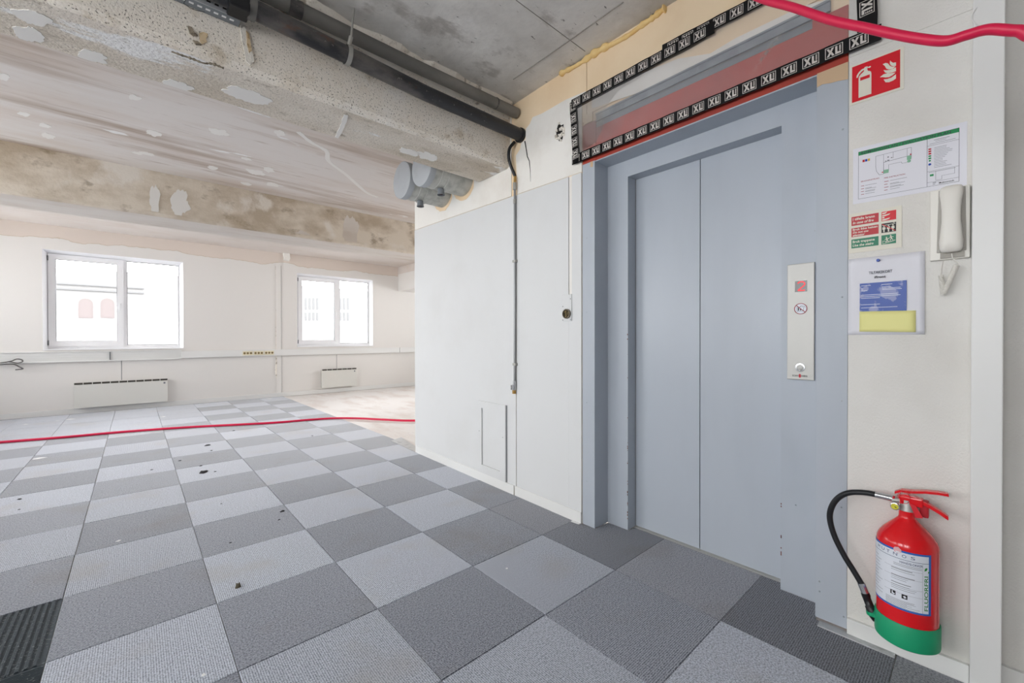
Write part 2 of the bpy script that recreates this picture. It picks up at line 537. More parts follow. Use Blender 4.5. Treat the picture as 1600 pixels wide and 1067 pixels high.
def text_geo(s, h, bold=0.0, shear=0.0, width=None):
    """flat lettering: 2D verts (x right, y up, origin at left of baseline) and faces, cap height h"""
    key = (s, bold, shear)
    if key not in _TXT:
        cu = bpy.data.curves.new('lettering', 'FONT')
        cu.body = s; cu.size = 1.0; cu.offset = bold; cu.shear = shear; cu.resolution_u = 3
        ob = bpy.data.objects.new('lettering', cu)
        me = bpy.data.meshes.new_from_object(ob)
        V = [(v.co.x, v.co.y) for v in me.vertices]
        Fs = [tuple(p.vertices) for p in me.polygons]
        bpy.data.objects.remove(ob); bpy.data.curves.remove(cu); bpy.data.meshes.remove(me)
        _TXT[key] = (V, Fs)
    V, Fs = _TXT[key]
    if not V:
        return [], []
    x0 = min(p[0] for p in V); x1 = max(p[0] for p in V)
    k = h / .70
    kx = k if width is None else width / (x1 - x0)
    return [((p[0] - x0) * kx, p[1] * k) for p in V], Fs


class Print:
    """flat print on the lift wall: a = metres to the right of the left edge, b = metres above the lower edge"""
    def __init__(s, y0, z0, off, skew=0.0, X=WALL_X):
        s.y0, s.z0, s.x, s.skew = y0, z0, X - off, skew
        s.g = Geo()

    def p(s, a, b):
        return (s.x, s.y0 - a, s.z0 + b + s.skew * a)

    def poly(s, pts):
        s.g.add([s.p(a, b) for a, b in pts], [tuple(range(len(pts)))])
        return s

    def rect(s, a0, b0, a1, b1):
        return s.poly([(a0, b0), (a1, b0), (a1, b1), (a0, b1)])

    def line(s, a0, b0, a1, b1, w):
        d = math.hypot(a1 - a0, b1 - b0) or 1
        nx, ny = -(b1 - b0) / d * w / 2, (a1 - a0) / d * w / 2
        return s.poly([(a0 + nx, b0 + ny), (a1 + nx, b1 + ny), (a1 - nx, b1 - ny), (a0 - nx, b0 - ny)])

    def path(s, pts, w):
        for q, r in zip(pts, pts[1:]):
            s.line(*q, *r, w)
        return s

    def disc(s, a, b, r, n=20):
        return s.poly([(a + r * math.cos(2 * math.pi * k / n), b + r * math.sin(2 * math.pi * k / n)) for k in range(n)])

    def ring(s, a, b, r0, r1, n=24):
        for k in range(n):
            t, u = 2 * math.pi * k / n, 2 * math.pi * (k + 1) / n
            s.poly([(a + r0 * math.cos(t), b + r0 * math.sin(t)), (a + r1 * math.cos(t), b + r1 * math.sin(t)),
                    (a + r1 * math.cos(u), b + r1 * math.sin(u)), (a + r0 * math.cos(u), b + r0 * math.sin(u))])
        return s

    def text(s, t, a, b, h, bold=0.0, shear=0.0, width=None, rot=0.0):
        V, Fs = text_geo(t, h, bold, shear, width)
        c, q = math.cos(rot), math.sin(rot)
        s.g.add([s.p(a + x * c - y * q, b + x * q + y * c) for x, y in V], Fs)
        return s

    def obj(s, name, mat, parent):
        o = s.g.obj(name, mat, parent, fix=False, kind='stuff' if name == 'text_lines' else None)
        # print faces look towards -X
        me = o.data
        bm = bmesh.new(); bm.from_mesh(me)
        for f in bm.faces:
            f.normal_update()
            if f.normal.x > 0:
                f.normal_flip()
        bm.to_mesh(me); bm.free()
        return o


# ================================================================== THE SETTING
# ------------------------------------------------------------------ floor
floor = structure(box('floor', screed, LEFT_X, RIGHT_X, REAR_Y, FAR_Y, -0.25, -0.008))
tag(floor, 'grey and dark checkered carpet tile floor with bare pale screed beyond', 'floor')

GX, GY = 0.2577, 2.1979
SEAM = 0.0012
tile_me = {}


def tile_mesh(mat):
    g = Geo().box(SEAM, .5 - SEAM, SEAM, .5 - SEAM, -0.0075, 0)
    me = bpy.data.meshes.new('carpet_tile')
    me.from_pydata(g.v, [], g.f)
    bm = bmesh.new(); bm.from_mesh(me)
    bmesh.ops.recalc_face_normals(bm, faces=bm.faces)
    top = [e for e in bm.edges if all(v.co.z > -.001 for v in e.verts)]
    bmesh.ops.bevel(bm, geom=top, offset=.0022, segments=1, affect='EDGES')
    bm.to_mesh(me); bm.free()
    me.materials.append(mat)
    return me


tile_me[0] = tile_mesh(carpet_light)
tile_me[1] = tile_mesh(carpet_dark)


def cut_tile(poly, mat):
    return Geo().prism([(x, y, -0.0075) for x, y in poly], (0, 0, .0075)).obj('carpet_tile', mat, floor)


odd = {(-2, 0), (-2, -1)}
R0 = random.Random(5)
for i in range(-6, 4):
    for j in range(-7, 15):
        x0, y0 = GX + .5 * i, GY + .5 * j
        m = (i + j) % 2
        if j >= 10 and i <= 0 and j < 14:      # rows laid all one way by the windows
            m = 0
        mt = carpet_dark if m else carpet_light
        if i == 3 and -5 <= j <= -1:             # trodden tiles in front of the lift
            mt = carpet_worn if m else carpet_scuffed
        if (i, j) in odd:
            continue
        if x0 < LEFT_X or y0 < REAR_Y:
            continue
        x1, y1 = x0 + .5 - SEAM, y0 + .5 - SEAM
        a, b = x0 + SEAM, y0 + SEAM
        if j == 14:                                   # cut strip along the window wall, its shade put in as dark carpet
            cut_tile([(a, b), (min(x1, 2.19), b), (min(x1, 2.19), FAR_Y - .002), (a, FAR_Y - .002)], carpet_dark)
            continue
        if i == 3:
            if j >= 4:
                cut_tile([(a, b), (2.185, b), (2.185, y1), (a, y1)], mt)
                continue
            if j == 3:
                cut_tile([(a, b), (wx(b) - .014, b), (wx(3.83) - .014, 3.83), (2.15, 3.9), (2.185, y1), (a, y1)], mt)
                continue
            if j >= -1:
                cut_tile([(a, b), (wx(b) - .014, b), (wx(y1) - .014, y1), (a, y1)], mt)
                continue
            if j == -2:
                cut_tile([(a, b), (2.236, b), (2.236, 1.392), (2.176, 1.392), (2.176, 1.538), (2.048, 1.538), (2.048, 1.632), (2.036, 1.634), (2.036, y1), (a, y1)], mt)
                continue
            if j == -3:
                cut_tile([(a, b), (2.236, b), (2.236, y1), (a, y1)], mt)
                continue
            if j == -4:
                cut_tile([(a, b), (2.016, b), (2.016, .43), (2.05, .43), (2.05, .447), (2.176, .447), (2.176, .598), (2.236, .598), (2.236, y1), (a, y1)], mt)
                continue
            if j == -5:
                cut_tile([(a, b), (1.985, b), (1.985, .018), (2.034, .018), (2.034, y1), (a, y1)], mt)
                continue
            cut_tile([(a, b), (2.12, b), (2.12, y1), (a, y1)], mt)
            continue
        o = bpy.data.objects.new('carpet_tile', tile_me[m])
        link(o, floor)
        o.location = (x0 + R0.uniform(-.0008, .0008), y0 + R0.uniform(-.0008, .0008), R0.uniform(-.0006, .0006))

# two tiles lie upside down: dark ribbed backing up
def ribbed_tile(i, j, along_y, pitch):
    x0, y0 = GX + .5 * i, GY + .5 * j
    g = Geo().box(x0 + SEAM, x0 + .5 - SEAM, y0 + SEAM, y0 + .5 - SEAM, -.0075, -.004)
    n = int(.49 / pitch)
    for k in range(n):
        t = .006 + k * pitch
        if along_y:
            g.hexa([(x0 + t, y0 + .003, -.004), (x0 + t + pitch * .62, y0 + .003, -.004), (x0 + t + pitch * .62, y0 + .497, -.004), (x0 + t, y0 + .497, -.004)],
                   [(x0 + t + .003, y0 + .003, .001), (x0 + t + pitch * .62 - .003, y0 + .003, .001), (x0 + t + pitch * .62 - .003, y0 + .497, .001), (x0 + t + .003, y0 + .497, .001)])
        else:
            g.hexa([(x0 + .003, y0 + t, -.004), (x0 + .497, y0 + t, -.004), (x0 + .497, y0 + t + pitch * .62, -.004), (x0 + .003, y0 + t + pitch * .62, -.004)],
                   [(x0 + .003, y0 + t + .002, .001), (x0 + .497, y0 + t + .002, .001), (x0 + .497, y0 + t + pitch * .62 - .002, .001), (x0 + .003, y0 + t + pitch * .62 - .002, .001)])
    o = g.obj('carpet_tile', carpet_back, floor)
    o['label'] = 'upturned tile showing its dark ribbed backing'


ribbed_tile(-2, 0, True, .021)
ribbed_tile(-2, -1, False, .0105)

# ------------------------------------------------------------------ walls
def holes_wall(name, mat, axis, p0, p1, a0, a1, z0, z1, wins, parent=None):
    """wall slab with window openings; axis 'y': plane at y=p0..p1 running along x"""
    g = Geo()

    def put(a, b, za, zb):
        if axis == 'y':
            g.box(a, b, p0, p1, za, zb)
        else:
            g.box(p0, p1, a, b, za, zb)
    cur = a0
    for (s, e) in wins:
        put(cur, s, z0, z1)
        put(s, e, z0, WIN_Z0)
        put(s, e, WIN_Z1, z1)
        cur = e
    put(cur, a1, z0, z1)
    return structure(g.obj(name, mat, parent))


wall_back = holes_wall('wall_back', far_wall_mat, 'y', FAR_Y, FAR_Y + .28, LEFT_X - .28, RIGHT_X, -.25, SLAB_Z, BACK_WIN)
tag(wall_back, 'far white window wall with raw plaster band under the ceiling', 'wall')
wall_left = holes_wall('wall_left', far_paint, 'x', LEFT_X - .28, LEFT_X, REAR_Y, FAR_Y, -.25, SLAB_Z, ADDED_LEFT_WIN)
tag(wall_left, 'white side wall with windows', 'wall')
wall_rear = structure(box('wall_rear', far_paint, LEFT_X - .28, 2.4, REAR_Y - .2, REAR_Y, -.25, SLAB_Z))
tag(wall_rear, 'plain white wall behind the viewer', 'wall')
wall_far_right = holes_wall('wall_far_right', far_paint, 'x', RIGHT_X, RIGHT_X + .28, CORNER_Y - .15, FAR_Y + .28, -.25, SLAB_Z, ADDED_SIDE_WIN)
tag(wall_far_right, 'white end wall of the bare-floored side room', 'wall')
wall_return = structure(box('wall_return', far_paint, 2.32, RIGHT_X, CORNER_Y - .15, CORNER_Y, -.25, SLAB_Z))
tag(wall_return, 'white return wall around the corner of the lift wall', 'wall')

# lift wall core (beige fibreboard), runs at a slight angle past the lift
g = Geo()
g.hexa([(wx(1.634), 1.634, -.25), (2.32, 1.634, -.25), (2.32, CORNER_Y, -.25), (wx(CORNER_Y), CORNER_Y, -.25)],
       [(wx(1.634), 1.634, SLAB_Z), (2.32, 1.634, SLAB_Z), (2.32, CORNER_Y, SLAB_Z), (wx(CORNER_Y), CORNER_Y, SLAB_Z)])
wall_right = structure(g.obj('wall_right', beige_board))
tag(wall_right, 'white boarded wall beside the lift, bare beige fibreboard at its top', 'wall')
g = Geo().box(2.058, 2.32, .342, 1.634, 2.203, SLAB_Z)
wall_lintel = structure(g.obj('wall_lintel', beige_board))
tag(wall_lintel, 'bare beige fibreboard wall above the elevator', 'wall')
# the two fibreboard sheets above the lift meet at a seam
pj = at_w(917, 115)
box('wall_board', beige_board, 2.049, 2.058, .342, pj.y - .002, 2.50, SLAB_Z, wall_lintel)
box('wall_board', beige_board, 2.049, 2.058, pj.y + .002, 1.634, 2.46, SLAB_Z, wall_lintel)

wall_entry = structure(box('wall_entry', paper_wall, WALL_X, 2.32, .02, .342, -.25, SLAB_Z))
tag(wall_entry, 'textured white wallpaper wall right of the lift, hung with signs', 'wall')
box('wallpaper_strip', paper_wall, WALL_X - .003, WALL_X, .02, .340, 2.217, SLAB_Z, wall_entry)
wall_side = structure(box('wall_side', paper_wall, 2.133, 2.32, REAR_Y, .02, -.25, SLAB_Z))
tag(wall_side, 'textured white wall beyond the white post', 'wall')
trim_1 = structure(box('trim_1', trim_white, 1.992, 2.133, -.047, .02, -.008, SLAB_Z, bevel=.003))
tag(trim_1, 'white door-casing post at the right edge', 'post')


def joint_z(y):
    return 2.158 + (y - 1.636) * .0337


def wall_slab(name, mat, y0, y1, za0, za1, zb0, zb1, t0, t1, parent):
    """plate on the lift wall: at y0 spans za0..za1, at y1 spans zb0..zb1, standing t0..t1 proud"""
    g = Geo().hexa([(wx(y0) - t1, y0, za0), (wx(y0) - t0, y0, za0), (wx(y1) - t0, y1, zb0), (wx(y1) - t1, y1, zb0)],
                   [(wx(y0) - t1, y0, za1), (wx(y0) - t0, y0, za1), (wx(y1) - t0, y1, zb1), (wx(y1) - t1, y1, zb1)])
    return g.obj(name, mat, parent)


# lower white boards, each sheet a piece
for y0, y1 in ((1.637, 1.714), (1.742, 2.244), (2.252, CORNER_Y)):
    wall_slab('wall_board', white_wall, y0, y1, .06, joint_z(y0), .06, joint_z(y1), 0, .010, wall_right)
wall_slab('cover_strip', plaster_white, 1.716, 1.740, 1.33, joint_z(1.716), 1.33, joint_z(1.74), 0, .005, wall_right)
wall_slab('wall_board', white_wall, 1.7139, 1.7421, .06, 1.33, .06, 1.33, 0, .0095, wall_right)
# upper sheets under the beam and by the ducts
wall_slab('wall_board', plaster_white, 2.305, CORNER_Y, joint_z(2.305) + .006, SLAB_Z, joint_z(CORNER_Y) + .006, SLAB_Z, 0, .006, wall_right)
# upper filler-coated sheet with a torn left edge
torn = [(916, 143), (884, 156.5), (848, 177.5), (833, 183.5), (828.5, 194), (822.5, 201.5), (821.8, 218), (815, 224), (813.5, 233), (806.8, 243.5), (807.5, 260), (809, 288)]
loop = [at_w(*q) for q in torn]
loop = [(p.y, p.z) for p in loop] + [(2.24, joint_z(2.24) + .006), (1.637, joint_z(1.637) + .006), (1.637, 2.60)]
Geo().prism([(wx(y), y, z) for y, z in loop], (-.005, 0, 0)).obj('plaster_sheet', plaster_white, wall_right)
# crack running down the sheet
crk = [at_w(*q) for q in [(821, 221), (823, 232), (825, 245), (828, 252), (829.5, 268), (829.8, 284)]]
Geo().tube([(p.x - .0052, p.y, p.z) for p in crk], [.005, .004, .004, .003, .002, .0008], 5).obj('crack', dark_hole, wall_right)
# ragged hole knocked into the sheet
c = at_w(876, 207)
R1 = random.Random(3)
pts = []
for k in range(18):
    t = 2 * math.pi * k / 18
    r = R1.uniform(.75, 1.15)
    pts.append((c.x - .0056, c.y + .036 * r * math.cos(t), c.z + .058 * r * math.sin(t)))
hole = Geo().prism(pts, (-.0015, 0, 0)).obj('ragged_hole', dark_hole, wall_right)
for k in range(16):
    t = R1.uniform(0, 6.28); r = R1.uniform(.3, 1.1); s_ = R1.uniform(.006, .015)
    q = Vector((c.x - .006, c.y + .036 * r * math.cos(t), c.z + .056 * r * math.sin(t)))
    Geo().hexa([q + Vector((0, -s_, -s_)), q + Vector((.004, s_, -s_ * .6)), q + Vector((.004, s_ * .7, s_)), q + Vector((0, -s_ * .8, s_ * .7))],
               [q + Vector((-.01, -s_ * .5, -s_ * .5)), q + Vector((-.008, s_ * .4, -s_ * .4)), q + Vector((-.008, s_ * .4, s_ * .5)), q + Vector((-.01, -s_ * .4, s_ * .4))]
               ).obj('render_crumb', rubble, hole)
# cavity at the top of the wall under the slab, foam beside it
cv = [at_w(880, 105), at_w(922, 84), at_w(924, 92), at_w(884, 114)]
Geo().prism([(p.x - .0008, p.y, min(p.z, SLAB_Z)) for p in cv], (-.002, 0, 0)).obj('open_gap', dark_hole, wall_right)

# baseboards
wall_slab('board', trim_white, 2.27, CORNER_Y - .02, 0.0, .069, 0.0, .069, 0, .018, None).name = 'baseboard_right'
bb = bpy.data.objects['baseboard_right']; structure(bb); tag(bb, 'white skirting along the boarded wall beside the lift', 'baseboard')
wall_slab('board', trim_white, 1.637, 2.26, .0, .069, .0, .069, 0, .016, bb).name = 'skirting_board'
bb2 = structure(box('baseboard_entry', trim_white, 2.034, WALL_X, .021, .340, 0, .062, bevel=.002))
tag(bb2, 'white skirting under the fire extinguisher', 'baseboard')
bb3 = structure(box('baseboard_back', trim_white, LEFT_X, RIGHT_X, FAR_Y - .016, FAR_Y, -.004, .075))
tag(bb3, 'white skirting along the window wall', 'baseboard')
bb4 = structure(box('baseboard_side', trim_white, 2.118, 2.133, REAR_Y, -.047, 0, .062))
tag(bb4, 'white skirting beyond the white post', 'baseboard')

# vertical cover strip where the window wall changes depth
trim_2 = structure(box('trim_2', far_paint, 2.075, 2.165, FAR_Y - .012, FAR_Y, .075, 2.62))
tag(trim_2, 'narrow white cover strip with cracked joint between the two windows', 'trim')
jl = Geo()
zz = [.1, .35, .5, .7, .95, 1.2, 1.5, 1.9, 2.3, 2.6]
jl.tube([(2.074 + R1.uniform(-.006, .006), FAR_Y - .008, z) for z in zz], [.004, .005, .02, .012, .006, .005, .004, .003, .003, .002], 5)
jl.obj('cracked_joint', rubble, trim_2)
Geo().tube([(2.166, FAR_Y - .006, .08), (2.167, FAR_Y - .006, 2.6)], .004, 4).obj('joint', gasket, trim_2)
# seams in the panelling under the windows
for px in ((190, 580), (526, 562)):
    p = at_y(*px)
    box('panel_seam', gasket, p.x - .004, p.x + .004, FAR_Y - .0015, FAR_Y, .48, .80, wall_back)
# bulkhead at the far corner
bulk = structure(box('wall_bulkhead', far_paint, 4.69, 5.7, 7.6, FAR_Y, 2.28, SLAB_Z))
tag(bulk, 'boxed white bulkhead hanging in the far corner', 'bulkhead')
box('raw_band', pinkish_raw, 4.684, 4.69, 7.6, FAR_Y, 2.68, SLAB_Z, bulk)

# ------------------------------------------------------------------ ceiling and beams
ceiling = structure(box('ceiling', slab_conc, LEFT_X - .28, RIGHT_X + .2, REAR_Y - .2, 2.32, SLAB_Z, SLAB_Z + .2))
tag(ceiling, 'bare grey concrete slab ceiling', 'ceiling')
box('skimmed_bay', bay_ceiling, LEFT_X - .28, RIGHT_X + .2, 2.32, 5.9, SLAB_Z, SLAB_Z + .2, ceiling)
box('window_bay', pinkish_raw, LEFT_X - .28, RIGHT_X + .2, 5.9, FAR_Y + .28, SLAB_Z, SLAB_Z + .2, ceiling)
# shuttering joint lines on the slab
for a, b in (((806, 0), (914, 80)), ((802, 124), (974, 3))):
    p, q = at_z(*a, SLAB_Z), at_z(*b, SLAB_Z)
    Geo().tube([(p.x, p.y, SLAB_Z), ((p.x + q.x) / 2 + .004, (p.y + q.y) / 2, SLAB_Z), (q.x, q.y, SLAB_Z)], .0022 if a[0] == 806 else .0035, 5).obj('shutter_line', slab_joint, ceiling)


def rough_beam(name, y0, y1, zb, face, soffit, label):
    """beam across the room; near arris is knocked and uneven"""
    x0, x1 = LEFT_X - .28, (wx(2.4) - .006 if y0 < 3 else RIGHT_X)
    n = int((x1 - x0) / .05)
    root = empty(name, (0, y0, zb), label, 'beam', kind='structure')
    V, W = [], []
    for k in range(n + 1):
        x = x0 + (x1 - x0) * k / n
        e = noise.noise(Vector((x * 3.1, y0, 0))) * .010 + noise.noise(Vector((x * 11, y0, 4))) * .007
        e2 = noise.noise(Vector((x * 2.3, y1, 9))) * .006
        V += [(x, y0, SLAB_Z), (x, y0 + .003, zb + .03), (x, y0 + .012 + e, zb + .012 + e * .7), (x, y0 + .03 + e, zb + e * .15)]
        W += [(x, y0 + .03 + e, zb + e * .15), (x, (y0 + y1) / 2, zb), (x, y1 - .012, zb + e2 * .3), (x, y1, zb + .012 + e2), (x, y1, SLAB_Z)]
    g1, g2 = Geo(), Geo()
    g1.add(V, [(4 * k + r, 4 * k + r + 1, 4 * k + r + 5, 4 * k + r + 4) for k in range(n) for r in range(3)])
    g2.add(W, [(5 * k + r, 5 * k + r + 1, 5 * k + r + 6, 5 * k + r + 5) for k in range(n) for r in range(4)])
    a = g1.obj('face', face, root, fix=False)
    b = g2.obj('soffit', soffit, root, fix=False)
    for o in (a, b):
        bm = bmesh.new(); bm.from_mesh(o.data)
        bmesh.ops.reverse_faces(bm, faces=bm.faces)
        bm.to_mesh(o.data); bm.free()
    return root


beam_near = rough_beam('ceiling_beam', 2.315, 2.705, 2.40, beam_face, beam_soffit, 'pebbly tan concrete beam with black pipes along it, ending at the lift wall')
beam_2 = rough_beam('ceiling_beam', 5.62, 6.17, 2.40, beam_far, soffit_far, 'brown stained concrete beam nearer the windows')


def plate_on(name, mat, pts, parent, thick=(0, 0, -.003)):
    return Geo().prism(pts, thick).obj(name, mat, parent)


def blob(cx, cy, rx, ry, n, seed, rot=0.0):
    r = random.Random(seed)
    out = []
    n *= 3
    ph = r.uniform(0, 50)
    for k in range(n):
        t = 2 * math.pi * k / n
        q = 1 + .36 * noise.noise(Vector((1.6 * math.cos(t) + ph, 1.6 * math.sin(t), 0))) + .2 * noise.noise(Vector((5 * math.cos(t) + ph, 5 * math.sin(t), 2)))
        a, b = rx * q * math.cos(t), ry * q * math.sin(t)
        out.append((cx + a * math.cos(rot) - b * math.sin(rot), cy + a * math.sin(rot) + b * math.cos(rot)))
    return out


# white filler patches on the near beam soffit, the skimmed bay and the far beam (pixel outlines)
for k, (cx, cy, rx, ry) in enumerate([(50, 25, 30, 10), (45, 52, 26, 10), (143, 87, 26, 8), (278, 132, 22, 6), (385, 148, 40, 10), (640, 237, 16, 5), (668, 243, 16, 6)]):
    pts = [at_z(u, v, 2.402) for u, v in blob(cx, cy, rx, ry, 16, 40 + k, .27)]
    plate_on('filler_patch', fresh_filler, [(p.x, max(2.35, min(p.y, 2.69)), 2.4025) for p in pts], beam_near, (0, 0, -.005))
for k, (cx, cy, rx, ry) in enumerate([(5, 120, 10, 6), (75, 212, 11, 4), (37, 178, 9, 3), (210, 152, 10, 4), (240, 208, 12, 4), (342, 206, 15, 5), (230, 240, 12, 2), (215, 239, 8, 2), (70, 196, 9, 3), (385, 248, 8, 2), (400, 269, 14, 4), (420, 265, 8, 4), (332, 262, 8, 3), (437, 208, 9, 4), (385, 287, 9, 2), (425, 288, 10, 3)]):
    pts = [at_z(u, v, SLAB_Z) for u, v in blob(cx, cy, rx, ry, 12, 80 + k, .22)]
    plate_on('filler_patch', fresh_filler, [(p.x, max(2.75, min(p.y, 5.6)), SLAB_Z + .001) for p in pts], ceiling, (0, 0, -.003))
for k, (cx, cy, rx, ry) in enumerate([(242, 312, 8, 24), (281, 318, 14, 22), (548, 362, 12, 26), (470, 372, 14, 12)]):
    pts = [at_y(u, v, 5.62) for u, v in blob(cx, cy, rx, ry, 14, 120 + k)]
    plate_on('filler_patch', fresh_filler if k < 2 else soffit_far, [(p.x, 5.621, max(2.44, min(p.z, 2.84))) for p in pts], beam_2, (0, -.004, 0))
# flat bands of old jointing filler: across the near beam soffit and over the skimmed bay
def ribbon(name, mat, pts, w, drop, parent):
    P = smooth_path(pts, 5)
    a, b = [], []
    for k, p in enumerate(P):
        d = (P[min(k + 1, len(P) - 1)] - P[max(k - 1, 0)]).normalized()
        nrm = Vector((-d.y, d.x, 0)) * w * (.5 + .25 * noise.noise(Vector((k * .6, w * 99, 0))))
        a.append(p + nrm); b.append(p - nrm)
    n = len(P)
    dn = Vector((0, 0, -drop))
    V = a + b + [q + dn for q in a] + [q + dn for q in b]
    Fs = []
    for k in range(n - 1):
        Fs += [(k, k + 1, n + k + 1, n + k), (2 * n + k, 3 * n + k, 3 * n + k + 1, 2 * n + k + 1), (k, 2 * n + k, 2 * n + k + 1, k + 1), (n + k, n + k + 1, 3 * n + k + 1, 3 * n + k)]
    return Geo().add(V, Fs).obj(name, mat, parent)


ribbon('joint_band', fresh_filler, [at_z(u, v, 2.402) for u, v in [(541, 178), (535, 196), (526, 214)]], .022, .006, beam_near)
ribbon('joint_band', fresh_filler, [at_z(u, v, SLAB_Z) for u, v in [(466, 206), (486, 222), (510, 236), (514, 252), (540, 272), (572, 300), (590, 308)]], .04, .0015, ceiling)
# filled crack scar on the beam face
scar_brown = M('rusty_scar', lin(222, 200, 164), 0.95, layers=[(lin(170, 138, 96), 45, .5, .62, ONE, 5, .8)])
scar_dark = M('sooty_scar', lin(160, 148, 130), 0.95, layers=[(lin(80, 70, 58), 45, .5, .6, ONE, 5, .8)])


def face_patch(name, mat, outline, t):
    pts = []
    for (u0, v0), (u1, v1) in zip(outline, outline[1:] + outline[:1]):
        for k in range(4):
            f = k / 4
            e = noise.noise(Vector((u0 + f * 7, v0, 3))) * 1.6
            p = at_y(u0 + (u1 - u0) * f + e, v0 + (v1 - v0) * f + e * .6, 2.315)
            pts.append((p.x, 2.3165, p.z))
    Geo().prism(pts, (0, -t, 0)).obj(name, mat, beam_near)


face_patch('filled_scar', rubble, [(373, 33), (381, 33), (388, 58), (394, 82), (397, 97), (391, 102), (384, 96), (380, 75), (376, 50)], .006)
face_patch('rust_stain', scar_brown, [(384, 48), (389, 54), (393, 80), (389, 84), (385, 68)], .0075)
face_patch('dark_scar', scar_dark, [(293, 41), (300, 43), (303, 50), (309, 56), (302, 57), (296, 52)], .006)
face_patch('dark_scar', scar_dark, [(301, 63), (309, 65), (315, 70), (306, 70)], .006)
face_patch('rust_stain', scar_brown, [(311, 52), (318, 50), (325, 53), (322, 60), (323, 66), (315, 69), (312, 62)], .002)
ar = smooth_path([at_y(u, v, 2.322) for u, v in [(268, 80), (285, 86), (300, 91), (318, 98), (332, 99), (350, 106)]], 5)
Geo().tube([(p.x, 2.326, p.z) for p in ar], [.003 + .008 * abs(noise.noise(Vector((k * .5, 3, 1)))) for k in range(len(ar))], 6).obj('broken_arris', scar_dark, beam_near)
# broken render strip between the pipes and the slab
n = 90
V = []
for k in range(n + 1):
    x = LEFT_X + (2.04 - LEFT_X) * k / n
    e = noise.noise(Vector((x * 5, 1, 2))) * .03 + noise.noise(Vector((x * 17, 5, 2))) * .018
    e2 = noise.noise(Vector((x * 7, 9, 2))) * .012
    V += [(x, 2.262 + e, SLAB_Z), (x, 2.275 + e * .7 + e2, 2.832 + e2), (x, 2.298 + e2, 2.79 + e * .6), (x, 2.313, 2.74 + e)]
o = Geo().add(V, [(4 * k + r, 4 * k + r + 1, 4 * k + r + 5, 4 * k + r + 4) for k in range(n) for r in range(3)]).obj('broken_render', rubble, beam_near)

# ------------------------------------------------------------------ windows
def make_window(name, x0, x1):
    """casement left, fixed light right, set back in the reveal of the window wall"""
    root = empty(name, (x0, FAR_Y + .12, WIN_Z0), kind='structure')
    w = x1 - x0
    ya, yb = FAR_Y + .12, FAR_Y + .19
    z0, z1 = WIN_Z0, WIN_Z1

    def frame(nm, a, b, c, d, t, y0, y1, mat, par):
        g = Geo()
        g.box(a, b, y0, y1, c, c + t).box(a, b, y0, y1, d - t, d).box(a, a + t, y0, y1, c + t, d - t).box(b - t, b, y0, y1, c + t, d - t)
        return g.obj(nm, mat, par)
    frame('frame', x0, x1, z0, z1, .055, ya, yb, window_pvc, root)
    box('mullion', window_pvc, x0 + w * .515, x0 + w * .56, ya, yb, z0 + .055, z1 - .055, root)
    sash = frame('sash', x0 + .045, x0 + w * .535, z0 + .045, z1 - .045, .078, ya - .022, ya + .04, window_pvc, root)
    frame('gasket', x0 + .121, x0 + w * .535 - .076, z0 + .121, z1 - .121, .006, ya - .012, ya + .03, gasket, sash)
    box('pane', glass, x0 + .12, x0 + w * .535 - .075, ya + .012, ya + .016, z0 + .12, z1 - .12, sash)
    frame('gasket', x0 + w * .56, x1 - .055, z0 + .055, z1 - .055, .007, ya + .01, ya + .05, gasket, root)
    box('pane', glass, x0 + w * .56, x1 - .055, ya + .03, ya + .034, z0 + .055, z1 - .055, root)
    hx = x0 + w * .535 - .045
    hz = z0 + .70
    h = Geo().box(hx - .014, hx + .014, ya - .030, ya - .022, hz - .04, hz + .04)
    h.box(hx - .009, hx + .009, ya - .055, ya - .030, hz + .012, hz + .030)
    h.box(hx - .009, hx + .009, ya - .062, ya - .050, hz - .085, hz + .030)
    h.obj('handle', window_pvc, sash, bevel=.002)
    for hz2 in (z0 + .06, z1 - .15):
        box('hinge', gasket, x0 + .034, x0 + .052, ya - .026, ya - .010, hz2, hz2 + .075, root, bevel=.003)
    li = .042
    g = Geo()
    for sgn, xe in ((1, x0), (-1, x1)):
        g.prism([(xe, FAR_Y - .002, z0), (xe + sgn * li, ya, z0), (xe, ya, z0)], (0, 0, z1 - z0))
    g.prism([(x0, FAR_Y - .002, z1), (x0, ya, z1), (x0, ya, z1 - li)], (x1 - x0, 0, 0))
    g.obj('reveal_lining', window_pvc, root)
    box('sill', window_pvc, x0 - .0, x1 + .0, FAR_Y - .02, FAR_Y + .12, z0 - .012, z0 + .004, root, bevel=.002)
    return root


w1 = make_window('window_1', *BACK_WIN[0])
tag(w1, 'wider white casement window left of the cracked joint strip', 'window')
w2 = make_window('window_2', *BACK_WIN[1])
tag(w2, 'smaller-looking white casement window nearer the boxed corner', 'window')
for k, (a, b) in enumerate(ADDED_LEFT_WIN):          # unseen side windows of the same make, added for light
    wn = copy_tree(w1)
    wn.name = 'window_%d' % (k + 3)
    wn.location = (LEFT_X - .12, a, WIN_Z0)
    wn.rotation_euler = (0, 0, math.pi / 2)
    wn.scale.x = (b - a) / 1.65
    wn['label'] = 'white casement window in the side wall, number %d along from the window wall' % (len(ADDED_LEFT_WIN) - k)

for k, (a, b) in enumerate(ADDED_SIDE_WIN):
    wn = copy_tree(w1)
    wn.name = 'window_%d' % (k + 3 + len(ADDED_LEFT_WIN))
    wn.location = (RIGHT_X + .12, b, WIN_Z0)
    wn.rotation_euler = (0, 0, -math.pi / 2)
    wn['label'] = ['white casement window at the end of the side room, nearer the return wall', 'white casement window at the end of the side room, nearer the window wall'][k]

